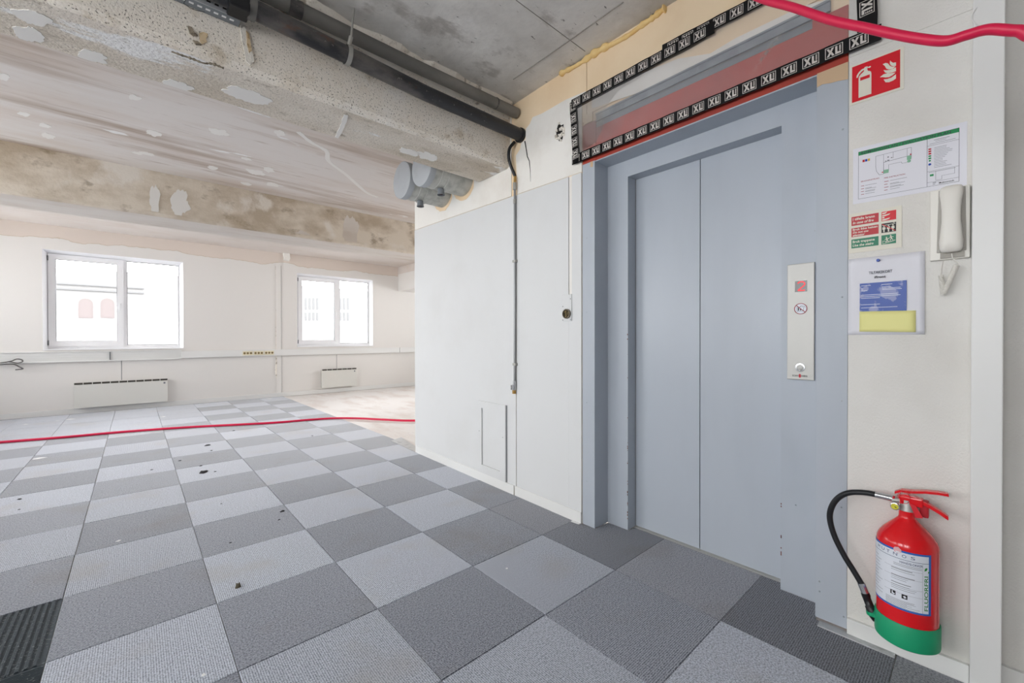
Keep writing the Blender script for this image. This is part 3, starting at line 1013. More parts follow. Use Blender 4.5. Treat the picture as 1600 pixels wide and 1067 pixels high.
# ------------------------------------------------------------------ lift
DX = 2.26
lift = empty('elevator', (2.18, 1.0, 0), 'blue-grey two-panel elevator doorway set into the wall', 'elevator')
Geo().box(2.046, 2.18, 1.541, 1.6335, .001, 2.203).obj('casing', lift_paint, lift, bevel=.0015)
Geo().box(2.048, 2.18, .3425, .444, .012, 2.203).obj('casing', lift_paint, lift, bevel=.0015)
Geo().box(2.052, 2.18, .444, 1.541, 2.197, 2.203).obj('head_lining', lift_paint, lift)
g = Geo().box(2.178, 2.30, 1.398, 1.541, 0, 2.197).box(2.178, 2.30, .444, .603, 0, 2.197).box(2.178, 2.30, .603, 1.398, 2.100, 2.197)
g.obj('portal', lift_paint, lift)
Geo().box(DX, DX + .03, 1.0085, 1.3975, .006, 2.0995).obj('door_panel', lift_door, lift)
Geo().box(DX - .0012, DX + .029, .6035, 1.0035, .006, 2.0995).obj('door_panel', lift_door, lift)
box('door_gap', lift_edge, DX + .012, DX + .03, 1.0035, 1.0085, .006, 2.0995, lift)
g = Geo().box(2.238, DX + .03, .603, 1.398, -.006, .003)
g.obj('threshold', alu, lift)
box('seal_strip', gasket, 2.2585, 2.262, 1.394, 1.398, .006, 2.0995, lift)
# paint chips on the jamb edge and a row of fixing screws
R2 = random.Random(9)
chip_red = M('rust_chip', lin(112, 66, 56), .8)
for k in range(26):
    z = R2.choice([R2.uniform(.03, .55), R2.uniform(.03, 1.3)])
    s_ = R2.uniform(.002, .005)
    box('paint_chip', chip_red, 2.1772, 2.1782, 1.398, 1.398 + s_, z, z + s_ * R2.uniform(1, 3), lift)
for k in range(7):
    z = R2.uniform(.15, .45)
    box('paint_chip', chip_red, 2.1772, 2.1782, .603 - .004, .603, z, z + R2.uniform(.004, .014), lift)
for y, z in [(1.60, .27), (1.60, .75), (1.60, 1.3), (1.60, 1.75), (.36, .48), (.36, 1.30), (.36, 1.95), (.43, .12), (.43, .16), (.352, .055), (.545, .40)]:
    xx = 2.0475 if y != .545 else 2.178
    Geo().lathe((xx, y, z), [(.0005, -.0024), (.0026, -.002), (.0034, .0)], 10, 'x').obj('screw', galv, lift)
# bare filler patch and red strip at the casing tops
pts = [(2.0472, .3435, 2.203), (2.0472, .443, 2.203), (2.0472, .443, 2.148), (2.0472, .425, 2.153), (2.0472, .40, 2.146), (2.0472, .375, 2.143), (2.0472, .3435, 2.136)]
Geo().prism(pts, (-.0012, 0, 0)).obj('bare_filler', M('bare_tan_filler', lin(206, 178, 146), .9, bumps=[('noise', 80, .2, .002, ONE)]), lift)
pts = [(2.0455, 1.553, 2.203), (2.0455, 1.572, 2.203), (2.0455, 1.572, 2.172), (2.0455, 1.553, 2.168)]
Geo().prism(pts, (-.0008, 0, 0)).obj('bare_filler', MATS['bare_tan_filler'], lift)

# call panel
cp = empty('elevator_call_panel', (2.178, .526, .958), 'tall brushed steel call panel with lit floor number 2 beside the elevator door', 'call panel')
Geo().box(2.1655, 2.178, .4755, .5765, .958, 1.467).obj('faceplate', alu, cp, bevel=.003)
pr = Print(.5765, .958, .0135, X=2.178)
W_ = .101
disp = pr.rect(.030, .385, .075, .433).obj('display', M('display_glass', lin(44, 26, 30), .15), cp)
pr = Print(.5765, .958, .0139, X=2.178)
pr.path([(.040, .422), (.046, .428), (.060, .428), (.066, .422), (.066, .414), (.041, .391), (.067, .391)], .0048).obj('digit', M('red_segment_light', lin(120, 10, 16), .5, emit=(lin(255, 70, 76), 1.1)), disp)
pr = Print(.5765, .958, .0137, X=2.178)
st = pr.disc(.0515, .311, .0245, 28).obj('sticker', label_white, cp)
pr = Print(.5765, .958, .0139, X=2.178)
pr.ring(.0515, .311, .0215, .0245).line(.0345, .327, .0685, .295, .003).obj('prohibition_ring', ink_red, st)
pr = Print(.5765, .958, .0138, X=2.178)
pr.path([(.038, .300), (.038, .319), (.062, .319), (.062, .300), (.038, .300)], .0012)
pr.rect(.041, .303, .046, .316).rect(.049, .303, .053, .313).path([(.050, .319), (.052, .324), (.066, .322), (.068, .313)], .0014).obj('pictogram', ink_dark, st)
btn = Geo().lathe((2.1655, .526, 1.012), [(.018, .0005), (.018, -.004), (.013, -.0045), (.013, -.002), (.0001, -.002)], 28, 'x').obj('button', chrome, cp, smooth=40)
Geo().lathe((2.1655, .526, 1.012), [(.0125, 0), (.0125, -.0045), (.009, -.006), (.0001, -.006)], 28, 'x').obj('push_cap', alu, btn, smooth=40)
pr = Print(.5765, .958, .0137, X=2.178)
pr.text('SCAN', .021, .014, .0075, .012, width=.021).text('HEIS', .056, .014, .0075, .012, width=.021).obj('lettering', ink_black, cp)
pr = Print(.5765, .958, .0137, X=2.178)
pr.poly([(.045, .012), (.049, .009), (.053, .012), (.0535, .018), (.053, .023), (.049, .027), (.045, .023), (.0445, .018)]).obj('emblem', sign_darkred, cp)

# ------------------------------------------------------------------ opening above the lift: primed board, steel channel, film, tape
lint = empty('lintel_board', (2.05, .99, 2.203), 'dull red primed board above the elevator behind clear film', 'board')
Geo().box(2.050, 2.058, .345, .46, 2.2035, 2.425).obj('board', red_primer, lint)
Geo().box(2.050, 2.058, 1.535, 1.6335, 2.2035, 2.442).obj('board', red_primer, lint)
Geo().box(2.054, 2.058, .46, 1.535, 2.2035, 2.397).obj('board', red_primer, lint)
Geo().box(2.0485, 2.058, 1.560, 1.62, 2.447, 2.50).obj('wood_block', beige_board, lint)
chn = empty('steel_channel', (2.05, .99, 2.41), 'galvanised steel channel running above the red primed board', 'channel')
g = Geo().box(2.046, 2.058, .40, 1.53, 2.432, 2.474).box(2.038, 2.046, .40, 1.53, 2.466, 2.474).box(2.040, 2.046, .40, 1.53, 2.428, 2.434)
g.obj('web', galv, chn)
box('recess', duct_dark, 2.0535, 2.0578, .44, 1.535, 2.3975, 2.428, chn)
# white filler smeared above the channel
pts = [at_x(u, v) for u, v in [(925, 170), (925, 140), (960, 128), (1010, 112), (1060, 92), (1110, 84), (1150, 60), (1200, 36), (1250, 12), (1290, 0), (1330, -20), (1330, 3), (1250, 22), (1100, 98), (1000, 146)]]
Geo().prism([(2.0488, p.y, max(p.z, 2.478)) for p in pts], (-.002, 0, 0)).obj('filler_smear', plaster_white, wall_lintel)

# tape -------------------------------------------------------------
def xl_mesh():
    g = Geo()

    def q(pts):
        g.add([(0, -a, b) for a, b in pts], [tuple(range(len(pts)))])
    w, h, t = .056, .043, .0022
    q([(0, 0), (w, 0), (w, t), (0, t)]); q([(0, h - t), (w, h - t), (w, h), (0, h)])
    q([(0, t), (t, t), (t, h - t), (0, h - t)]); q([(w - t, t), (w, t), (w, h - t), (w - t, h - t)])
    q([(.005, .006), (.013, .006), (.029, .037), (.021, .037)])
    q([(.005, .037), (.0125, .037), (.0175, .0255), (.014, .0195)])
    q([(.0165, .0195), (.0205, .0235), (.030, .006), (.022, .006)])
    q([(.032, .006), (.050, .006), (.050, .014), (.039, .014)]); q([(.032, .006), (.039, .014), (.039, .037), (.032, .037)])
    for k in range(4):
        b = .0165 + k * .0055
        q([(.044, b), (.050, b), (.050, b + .0036), (.044, b + .0036)])
    me = bpy.data.meshes.new('xl_print')
    me.from_pydata(g.v, [], g.f)
    bm = bmesh.new(); bm.from_mesh(me)
    for f in bm.faces:
        f.normal_update()
        if f.normal.x > 0: f.normal_flip()
    bm.to_mesh(me); bm.free()
    me.materials.append(tape_print)
    return me


XL = xl_mesh()
TW = .058


def tape(p0, p1, label, X, phase=.012, width=TW):
    """p0, p1: (y, z) ends of the centre line, p0 at the reading start"""
    y0, z0 = p0; y1, z1 = p1
    L = math.hypot(y1 - y0, z1 - z0)
    ang = math.atan2(z1 - z0, -(y1 - y0))          # direction in (right, up)
    root = empty('tape_strip', (X, y0, z0), label, 'tape', 'black printed tape around the film')
    root.rotation_euler = (-ang, 0, 0)
    # local frame: right = -Y, up = Z, outwards = -X
    me = bpy.data.meshes.new('tape')
    n = max(2, int(L / .04))
    V, Fs = [], []
    for k in range(n + 1):
        a = L * k / n
        e = .0012 * math.sin(a * 37 + y0 * 9)
        V += [(0, -a, -width / 2 + e), (0, -a, width / 2 + e), (-.0012, -a, -width / 2 + e), (-.0012, -a, width / 2 + e)]
    for k in range(n):
        i = 4 * k
        Fs += [(i, i + 4, i + 5, i + 1), (i + 2, i + 3, i + 7, i + 6), (i, i + 2, i + 6, i + 4), (i + 1, i + 5, i + 7, i + 3)]
    Fs += [(0, 1, 3, 2), (4 * n, 4 * n + 2, 4 * n + 3, 4 * n + 1)]
    me.from_pydata(V, [], Fs)
    me.materials.append(tape_black)
    link(bpy.data.objects.new('tape', me), root)
    a = phase
    while a + .058 < L:
        o = bpy.data.objects.new('xl_print', XL)
        link(o, root)
        o.location = (-.0018, -a, -.0215)
        a += .0755
    return root


film_me = Geo()
NY, NZ = 70, 22
V = []
for a in range(NY + 1):
    for b in range(NZ + 1):
        y = .275 + (1.69 - .275) * a / NY
        ztop = 2.60
        z = 2.235 + (ztop - 2.235) * b / NZ
        e = .003 + noise.noise(Vector((y * 3, z * 5, 1))) * .0025 + noise.noise(Vector((y * 7 + z * 5, z * 3, 6))) * .0012
        edge = min(1.0, min(a, NY - a) / 4, min(b, NZ - b) / 3)
        # one strong fold
        d = (y - .60) + (z - 2.36) * .9
        e += .010 * math.exp(-(d / .02) ** 2) * math.exp(-((z - 2.36) / .07) ** 2)
        V.append((2.0345 - abs(e) * edge, y, z))
film_me.add(V, [(a * (NZ + 1) + b, (a + 1) * (NZ + 1) + b, (a + 1) * (NZ + 1) + b + 1, a * (NZ + 1) + b + 1) for a in range(NY) for b in range(NZ)])
fo = film_me.obj('plastic_film', film, smooth=80)
tag(fo, 'clear wrinkled plastic film taped over the red board above the elevator', 'film')

TX = 2.0285
tape((1.700, 2.247), (.245, 2.256), 'long lower tape strip running just above the elevator frame', TX, .004)
tape((1.694, 2.610), (1.668, 2.220), 'short upright tape strip at the film end near the ragged hole', TX - .002, .004, .046)
tape((1.70, 2.592), (.836, 2.596), 'upper tape strip starting at the ragged-hole end of the film', TX - .004, .012)
tape((1.10, 2.622), (.255, 2.600), 'upper tape strip overlapping the first and running on behind the red hose', TX, .030)
tape((.288, 2.64), (.285, 2.285), 'upright tape strip at the film end above the red extinguisher sign', TX - .002, .02)

# foam bead
pts = [at_w(u, v) for u, v in [(876, 116), (885, 112), (897, 106), (915, 95), (928, 86), (945, 76), (962, 68), (985, 55), (1005, 40), (1020, 30), (1035, 18), (1042, 13)]]
R3 = random.Random(4)
path = smooth_path([(p.x - .008, p.y, min(p.z, SLAB_Z - .006)) for p in pts], 4)
fb = Geo().tube(path, [.009 + .016 * abs(noise.noise(Vector((k * .27, 0, 3)))) * 2 + R3.uniform(0, .003) for k in range(len(path))], 9).obj('foam_bead', foam_mat, smooth=70)
tag(fb, 'lumpy yellow expanding-foam bead along the slab and beige board', 'foam')

# ------------------------------------------------------------------ pipes on the beam
pipe = empty('drain_pipe', (2.04, 2.2, 2.59), 'thick black iron pipe along the near beam, rusty in places', 'pipe')
PZ = lambda x: 2.594 + (.0 if x > 1.3 else (1.3 - max(x, .3)) * .040)
Geo().tube([(x, 2.20, PZ(x)) for x in (2.062, 1.7, 1.3, 1.0, .7, .4, 0.0, -1.0, LEFT_X)], .042, 20).obj('pipe', iron_pipe, pipe, smooth=50)
Geo().tube([(2.064, 2.20, 2.592), (2.045, 2.20, 2.592)], .050, 20).obj('collar', rubber, pipe, smooth=50)
Geo().tube([(.415, 2.20, PZ(.415)), (.385, 2.20, PZ(.385))], .049, 20).obj('coupling', dusty_pipe, pipe, smooth=50)
Geo().box(.31, .388, 2.152, 2.248, PZ(.35) - .05, PZ(.35) + .05).obj('wrapping', pipe_wrap, pipe, bevel=.008)
pipe2 = empty('heating_pipe', (2.04, 2.235, 2.755), 'dusty dark grey pipe running behind the black iron pipe under the slab', 'pipe')
Geo().tube([(2.052, 2.235, 2.762), (1.2, 2.237, 2.752), (.3, 2.24, 2.755), (LEFT_X, 2.24, 2.76)], .036, 18).obj('pipe', dusty_pipe, pipe2, smooth=50)
Geo().tube([(1.86, 2.235, 2.7605), (1.853, 2.235, 2.7603)], .038, 18).obj('joint_ring', iron_pipe, pipe2, smooth=50)
Geo().tube([(.62, 2.239, 2.754), (.56, 2.239, 2.754)], .040, 18).obj('joint_ring', iron_pipe, pipe2, smooth=50)
HZ = PZ(.83)
hg = empty('pipe_hanger', (.835, 2.2, PZ(.83)), 'zinc strap hanger with threaded rod clamped round the black pipe', 'hanger')
ring = []
for k in range(25):
    t = 2 * math.pi * k / 24
    ring.append((.83, 2.2 + .046 * math.cos(t), HZ + .046 * math.sin(t)))
g = Geo()
for p, q in zip(ring, ring[1:]):
    c = Vector((.83, 2.2, HZ))
    a, b = Vector(p), Vector(q)
    a2, b2 = c + (a - c) * 1.06, c + (b - c) * 1.06
    w = Vector((.011, 0, 0))
    g.hexa([a - w, b - w, b2 - w, a2 - w], [a + w, b + w, b2 + w, a2 + w])
g.obj('strap', zinc, hg)
Geo().tube([(.832, 2.19, HZ + .045), (.838, 2.175, 2.70)], .011, 10).obj('nut_sleeve', zinc, hg, smooth=50)
Geo().tube([(.838, 2.176, 2.69), (.852, 2.171, SLAB_Z)], .0055, 8).obj('rod', zinc, hg, smooth=50)
# perforated channel with slots
rail = empty('perforated_channel', (.2, 2.25, 2.58), 'perforated grey metal channel end on the near beam beside the pipe wrapping', 'channel')
xa, xb = -.30, .366
yf, z_lo, z_hi = 2.252, 2.592, 2.630
Geo().box(xa, xb, yf, yf + .003, z_lo, z_hi).obj('web', dull_alu, rail)
Geo().box(xa, xb, yf + .003, 2.312, z_lo, z_lo + .003).obj('flange', duct_dark, rail)
Geo().box(xa, xb, yf + .003, 2.312, z_hi - .003, z_hi).obj('flange', duct_dark, rail)
g1, g2 = Geo(), Geo()
nsl = 22
for k in range(nsl):
    x = xa + .01 + (xb - xa - .02) * k / nsl
    s_ = (xb - xa) / nsl
    g1.box(x, x + s_ * .5, yf - .0006, yf, z_lo + .016, z_lo + .025)
    g2.box(x, x + s_ * .55, yf + .022, yf + .034, z_lo - .0006, z_lo)
g1.obj('web_slots', dark_hole, rail, kind='stuff')
g2.obj('flange_slots', debris_and_slot_white, rail, kind='stuff')  # white pieces stand in for light showing through the flange
wire_pts = [at_y(u, v, 2.20) for u, v in [(290, 0), (287, 5), (296, 12), (306, 16), (320, 19)]]
wr = Geo().tube(wire_pts, .0012, 6).obj('loose_wire', black_plastic)
tag(wr, 'thin dark wire end hanging by the perforated channel', 'wire')

# ------------------------------------------------------------------ capped ducts out of the wall
def duct(y, z, label, seed):
    X0 = 1.675
    xw = wx(y) - .007
    d = empty('ventilation_duct', (xw, y, z), label, 'duct', 'capped ducts under the beam')
    r = .148
    Geo().lathe((X0, y, z), [(.0001, -.004), (r - .012, -.004), (r + .002, .0), (r + .004, .004), (r + .004, .05), (r - .004, .052)], 40, 'x').obj('end_cap', duct_grey, d, smooth=35)
    prof = [(r - .003, .045)]
    L_ = xw - X0
    for a, rr in ((.11, 0), (.113, .003), (.119, .003), (.122, 0), (.175, 0), (.177, .006), (.225, .006), (.228, 0), (.25, -.003), (L_, -.003)):
        prof.append((r - .003 + rr, a))
    Geo().lathe((X0, y, z), prof, 40, 'x').obj('barrel', duct_body, d, smooth=35)
    stub = Geo().lathe((X0 + .165, y - .02, z - r - .045), [(.0001, .012), (.024, .012), (.026, .006), (.031, .006), (.031, 0), (.027, 0), (.027, .02), (.025, .05)], 20).obj('drain_stub', duct_dark, d, smooth=35)
    Geo().lathe((X0 + .165, y - .02, z - r - .045), [(.0001, .0115), (.0235, .0115)], 20).obj('stub_bore', M('stub_bore_red', lin(96, 58, 58), .7) if 'stub_bore_red' not in MATS else MATS['stub_bore_red'], stub)
    # ragged beige edge of the hole cut in the wall sheet
    r5 = random.Random(seed)
    out = []
    for k in range(36):
        t = 2 * math.pi * k / 36
        q = .158 + r5.uniform(-.004, .006) + (.016 if math.sin(t) < -.3 else 0)
        out.append((xw, y + q * math.cos(t), min(z + q * math.sin(t), SLAB_Z - .01)))
    Geo().prism(out, (-.003, 0, 0)).obj('cut_edge', beige_board, d)
    return d


duct(3.255, 2.475, 'fully visible grey capped duct, farther one of the pair under the beam', 21)
duct(2.925, 2.49, 'grey capped duct tucked partly up behind the near beam', 22)

# ------------------------------------------------------------------ small pipe with valve, conduit
wpipe = empty('water_pipe', (2.06, 2.258, .76), 'thin steel water pipe down the white wall ending in a small tap', 'pipe')
yy = 2.248
xo = wx(yy) - .022
Geo().tube([(xo, yy, 2.24), (xo, yy, 1.5), (xo, yy + .004, .82)], .0085, 10).obj('pipe', pipe_steel, wpipe, smooth=50)
Geo().tube([(xo, yy, 2.265), (xo, yy, 2.215)], .014, 10).obj('coupling', zinc, wpipe, smooth=50)
Geo().tube([(xo, yy, 2.145), (xo, yy, 2.115)], .012, 10).obj('coupling', zinc, wpipe, smooth=50)
Geo().tube([(xo, yy - .004, 2.31), (xo, yy, 2.262)], .010, 8).obj('fitting', brass, wpipe, smooth=50)
for z in (.955, 1.7):
    Geo().box(xo - .012, wx(yy) - .0095, yy - .016, yy + .016, z - .009, z + .009).obj('pipe_clip', zinc, wpipe, bevel=.003)
Geo().tube([(xo, yy + .004, .835), (xo, yy + .006, .80)], .012, 10).obj('valve_body', chrome, wpipe, smooth=50)
Geo().tube([(xo, yy + .008, .805), (xo, yy + .010, .765)], [.015, .013], 10).obj('valve_body', chrome, wpipe, smooth=50)
Geo().tube([(xo, yy + .010, .768), (xo, yy + .011, .742)], .0135, 10).obj('outlet', brass, wpipe, smooth=50)
tp = Geo().tube([(xo, yy + .012, .79), (xo - .004, yy + .036, .785)], .006, 8)
tp.box(xo - .008, xo + .002, yy + .034, yy + .040, .768, .802)
tp.obj('tap_lever', chrome, wpipe)
pts = [at_y(u, v, Y) for u, v, Y in [(805, 222, 2.25), (797, 232, 2.275), (795.5, 246, 2.285), (799, 260, 2.28), (806, 277, 2.265)]]
cond = Geo().tube(smooth_path([(p.x - .004, p.y, p.z) for p in pts], 6), .0115, 10).obj('flexible_conduit', rubber, smooth=50)
tag(cond, 'short black flexible conduit bent beside the near beam end', 'conduit')

# ------------------------------------------------------------------ old socket plate
sp_ = at_w(888, 491)
so = empty('socket_box', (sp_.x, sp_.y, sp_.z), 'white wall plate with an open round hole below the cover strip', 'socket plate')
xs = wx(sp_.y) - .010
Geo().box(xs - .008, xs, sp_.y - .040, sp_.y + .036, sp_.z - .044, sp_.z + .125).obj('plate', white_wall, so, bevel=.002)
Geo().lathe((xs - .0085, sp_.y - .006, sp_.z + .002), [(.031, .0), (.031, -.012), (.026, -.013), (.026, -.003)], 24, 'x').obj('rim', M('dirty_rim', lin(120, 112, 98), .6), so, smooth=40)
Geo().lathe((xs - .0085, sp_.y - .006, sp_.z + .002), [(.0001, -.002), (.0262, -.002)], 24, 'x').obj('well', M('dark_well', lin(70, 60, 40), .8, layers=[(lin(170, 150, 100), 60, .55, .62, ONE, 2, .8)]), so)
for dy, dz in ((.030, -.036), (-.033, -.036), (-.033, .095), (.03, .05)):
    Geo().lathe((xs - .008, sp_.y + dy, sp_.z + dz), [(.0005, -.002), (.0025, -.0015), (.003, 0)], 8, 'x').obj('screw', ink_dark, so)

# ------------------------------------------------------------------ access hatch
h0 = empty('access_hatch', (wx(2.5) - .01, 2.53, .066), 'small white framed access hatch low on the wall by the water pipe', 'hatch')


def hatch_bar(y0, y1, z0, z1, t0, t1, nm):
    wall_slab(nm, white_wall, y0, y1, z0, z1, z0, z1, t0, t1, h0)


hatch_bar(2.36, 2.425, .07, .643, .010, .022, 'frame_rail')
hatch_bar(2.660, 2.712, .07, .643, .010, .022, 'frame_rail')
hatch_bar(2.425, 2.660, .588, .643, .010, .022, 'frame_rail')
hatch_bar(2.425, 2.660, .07, .135, .010, .022, 'frame_rail')
hatch_bar(2.4275, 2.6575, .1375, .5855, .010, .0125, 'door')
wall_slab('edge_shadow_gap', gasket, 2.352, 2.360, .07, .643, .07, .643, .010, .013, h0)  # grey strip draws the shadow line beside the frame
for y, z in ((2.69, .40), (2.39, .40)):
    Geo().lathe((wx(y) - .022, y, z), [(.0005, -.003), (.003, -.002), (.004, 0)], 8, 'x').obj('screw', zinc, h0)

# ------------------------------------------------------------------ floor strips
fs = [at_z(611, 689), at_z(627, 683.5), at_z(658, 703), at_z(652, 708)]
s1 = Geo().prism([(p.x, p.y, .001) for p in fs], (0, 0, .003)).obj('floor_strip', dull_alu)
tag(s1, 'worn pale metal strip on the carpet edge at the wall corner', 'floor strip')
s2 = Geo().box(2.006, 2.048, .2, .428, -.007, .004).obj('floor_strip', dull_alu, bevel=.001)
tag(s2, 'short dented aluminium strip on the floor below the fire extinguisher hose', 'floor strip')
s3 = Geo().hexa([(2.02, 1.64, 0), (2.046, 1.636, 0), (2.04, 1.70, 0), (2.014, 1.70, 0)], [(2.02, 1.64, .004), (2.046, 1.636, .004), (2.04, 1.70, .004), (2.014, 1.70, .004)]).obj('floor_strip', debris_and_slot_white)
tag(s3, 'white scrap of strip on the floor at the elevator casing foot', 'floor strip')

# ------------------------------------------------------------------ trunking, sockets, heaters on the window wall
tr = empty('cable_trunking', (0, FAR_Y, .81), 'long white cable trunking running under both windows', 'trunking')
box('lid', trim_white, .60, 4.69, FAR_Y - .060, FAR_Y, .815, .935, tr, bevel=.004)
box('lid', trim_white, 4.70, RIGHT_X, FAR_Y - .060, FAR_Y, .815, .935, tr, bevel=.004)
# open stretch with the lid off
for z0, z1, d in ((.795, .812, .045), (.945, .955, .03), (.868, .872, .02), (.84, .843, .018), (.90, .903, .018)):
    box('tray_edge', trim_white, LEFT_X, .60, FAR_Y - d, FAR_Y, z0, z1, tr)
box('tray_back', trim_white, LEFT_X, .60, FAR_Y - .012, FAR_Y, .80, .95, tr)
for x in (-1.7, -.30):
    box('clip', gasket, x - .006, x + .006, FAR_Y - .024, FAR_Y - .012, .815, .94, tr)
for k, u in enumerate((387, 404, 420.5)):
    p = at_y(u, 551.5, FAR_Y - .06)
    s_ = empty('triple_socket', (p.x, FAR_Y - .06, .84), ['cream triple socket nearest the wider window on the trunking', 'middle one of the three cream triple sockets on the trunking', 'cream triple socket next to the cracked joint strip'][k], 'socket', 'cream sockets on the trunking')
    box('plate', socket_cream, p.x - .082, p.x + .082, FAR_Y - .072, FAR_Y - .060, .835, .915, s_, bevel=.004)
    for dx in (-.052, 0, .052):
        w = Geo()
        n = 16
        pts = [(p.x + dx + .020 * math.cos(2 * math.pi * q / n), FAR_Y - .0725, .875 + .020 * math.sin(2 * math.pi * q / n)) for q in range(n)]
        w.prism(pts, (0, -.001, 0)).obj('outlet', socket_hole, s_)


def heater(px_l, px_r, z0, z1, label):
    a = at_y(*px_l, FAR_Y - .08).x; b = at_y(*px_r, FAR_Y - .08).x
    h = empty('panel_heater', ((a + b) / 2, FAR_Y - .05, z0), label, 'heater', 'electric heaters under the windows')
    box('front_panel', heater_white, a, b, FAR_Y - .085, FAR_Y - .075, z0, z1 - .032, h, bevel=.002)
    box('body', heater_white, a + .008, b - .008, FAR_Y - .075, FAR_Y - .018, z0 + .006, z1 - .012, h)
    n = max(6, int((b - a) / .1))
    for k in range(n):
        x = a + (b - a) * k / n
        box('grille_slot', heater_dark, x + .006, x + (b - a) / n - .002, FAR_Y - .083, FAR_Y - .074, z1 - .030, z1 - .002, h)
    for k in range(n + 1):
        x = a + (b - a) * k / n
        box('grille_bar', heater_white, max(a, x - .003), min(b, x + .005), FAR_Y - .0845, FAR_Y - .074, z1 - .032, z1, h)
    box('wall_bracket', heater_dark, a + .1, a + .14, FAR_Y - .02, FAR_Y, z0 + .05, z1 - .06, h)
    box('wall_bracket', heater_dark, b - .14, b - .1, FAR_Y - .02, FAR_Y, z0 + .05, z1 - .06, h)
    box('thermostat_mark', ink_mid, b - .055, b - .030, FAR_Y - .0862, FAR_Y - .085, z1 - .085, z1 - .055, h)
    return h


heater((115, 600), (262, 600), .085, .475, 'long white wall heater below the wider window')
heater((503, 590), (557, 590), .11, .505, 'short white wall heater below the window nearer the corner')

# cables coming out of the trunking at the left
for k, (pp, lab) in enumerate(((([(0, 567), (8, 566), (18, 564), (26, 561), (34, 562), (35, 565), (28, 567), (20, 566), (12, 565)]), 'grey cable loop at the open trunking end, upper one'),
                               (([(-5, 570), (10, 569), (22, 569), (30, 573), (36, 576), (30, 577), (24, 577.5)]), 'grey cable tail hanging under the open trunking end'))):
    pts = smooth_path([at_y(u, v, FAR_Y - .09) for u, v in pp], 5)
    cb = Geo().tube(pts, .009, 6).obj('cable_end', M('dark_cable', lin(112, 110, 108), .5) if k == 0 else MATS['dark_cable'], smooth=60)
    tag(cb, lab, 'cable')

# lump of concrete left on the wall
lump = at_y(447, 396, FAR_Y)
R6 = random.Random(8)
g = Geo()
for dz, w in ((.0, .05), (-.10, .06), (-.19, .05)):
    pass
V = []
lv = [(.07, .055), (.03, .06), (-.04, .05), (-.10, .055), (-.15, .045)]
for dz, w in lv:
    for sx, sy in ((-1, 0), (1, 0), (1, -1), (-1, -1)):
        V.append((lump.x + sx * w + R6.uniform(-.012, .012), FAR_Y + .004 + sy * (.07 + R6.uniform(-.015, .015)), lump.z + dz + R6.uniform(-.01, .01)))
Fs = [(0, 1, 2, 3), (16, 19, 18, 17)]
for k in range(4):
    for q in range(4):
        Fs.append((4 * k + q, 4 * k + (q + 1) % 4, 4 * k + 4 + (q + 1) % 4, 4 * k + 4 + q))
o = g.add(V, Fs).obj('concrete_lump', plaster_white)
tag(o, 'rough white concrete stub on the far wall above the cracked joint strip', 'concrete stub')
for k, (u, v, lab) in enumerate(((616, 410, 'crumbled plaster lump in the far corner by the bulkhead'),)):
    p = at_y(u, v, FAR_Y - .03)
    g = Geo()
    g.tube([(p.x - .20, FAR_Y - .02, p.z), (p.x - .08, FAR_Y - .04, p.z - .01), (p.x + .02, FAR_Y - .05, p.z - .02), (p.x + .06, FAR_Y - .04, p.z - .04)], [.02, .045, .05, .02], 7)
    tag(g.obj('plaster_lump', rubble), lab, 'plaster lump')

# ------------------------------------------------------------------ signs on the entry wall
def plate(name, label, cat, y0, y1, z0, z1, mat, t=.0025, X=WALL_X, skew=0.0):
    """sign plate between y0 (left) and y1 (right)"""
    root = empty(name, (X, (y0 + y1) / 2, z0), label, cat)
    w = y0 - y1
    g = Geo().hexa([(X - t, y0, z0), (X, y0, z0), (X, y1, z0 + skew * w), (X - t, y1, z0 + skew * w)],
                   [(X - t, y0, z1), (X, y0, z1), (X, y1, z1 + skew * w), (X - t, y1, z1 + skew * w)])
    g.obj('plate', mat, root)
    return root


# extinguisher sign
sg = plate('extinguisher_sign', 'red square sign with white extinguisher and flames', 'sign', .338, .186, 2.031, 2.182, sign_cream)
S = .136
ry, rz = .332, 2.0395
rd = Print(ry, rz, .0029).rect(0, 0, S, S).obj('red_field', sign_red, sg)
k_ = S / 860.0                     # outline measured in units of the field side


def sq(pts):
    """points measured on a square of 860 units, y down"""
    return [(x * k_, (860 - y) * k_) for x, y in pts]


pr = Print(ry, rz, .0033)
# bottle with a window left open by two bars
pr.poly(sq([(125, 790), (360, 790), (360, 395), (125, 395)]))
pr.poly(sq([(125, 395), (155, 395), (155, 320), (125, 320)])).poly(sq([(330, 395), (360, 395), (360, 320), (330, 320)]))
pr.poly(sq([(125, 320), (360, 320), (352, 268), (330, 240), (300, 225), (285, 190), (225, 190), (212, 210), (170, 240), (136, 280)]))
pr.poly(sq([(225, 190), (285, 190), (288, 150), (330, 168), (352, 150), (340, 128), (296, 132), (285, 110), (240, 105), (225, 130)]))
pr.poly(sq([(225, 130), (225, 165), (170, 195), (130, 240), (108, 300), (82, 290), (92, 235), (130, 175), (180, 135)]))
for fl in ([(690, 130), (705, 165), (740, 210), (790, 225), (790, 300), (740, 290), (700, 250), (682, 195)],
           [(560, 155), (610, 150), (650, 180), (690, 260), (730, 295), (785, 310), (730, 345), (670, 330), (625, 290), (600, 220)],
           [(575, 295), (620, 325), (680, 345), (740, 345), (790, 335), (790, 425), (720, 425), (650, 405), (600, 365)],
           [(510, 435), (575, 395), (640, 400), (700, 430), (785, 452), (730, 490), (670, 505), (610, 485), (565, 455)],
           [(577, 515), (640, 535), (710, 535), (790, 495), (790, 590), (740, 615), (670, 622), (610, 595)]):
    pr.poly(sq([(x, y + 40) for x, y in fl]))
pr.obj('pictogram', sign_cream, rd)

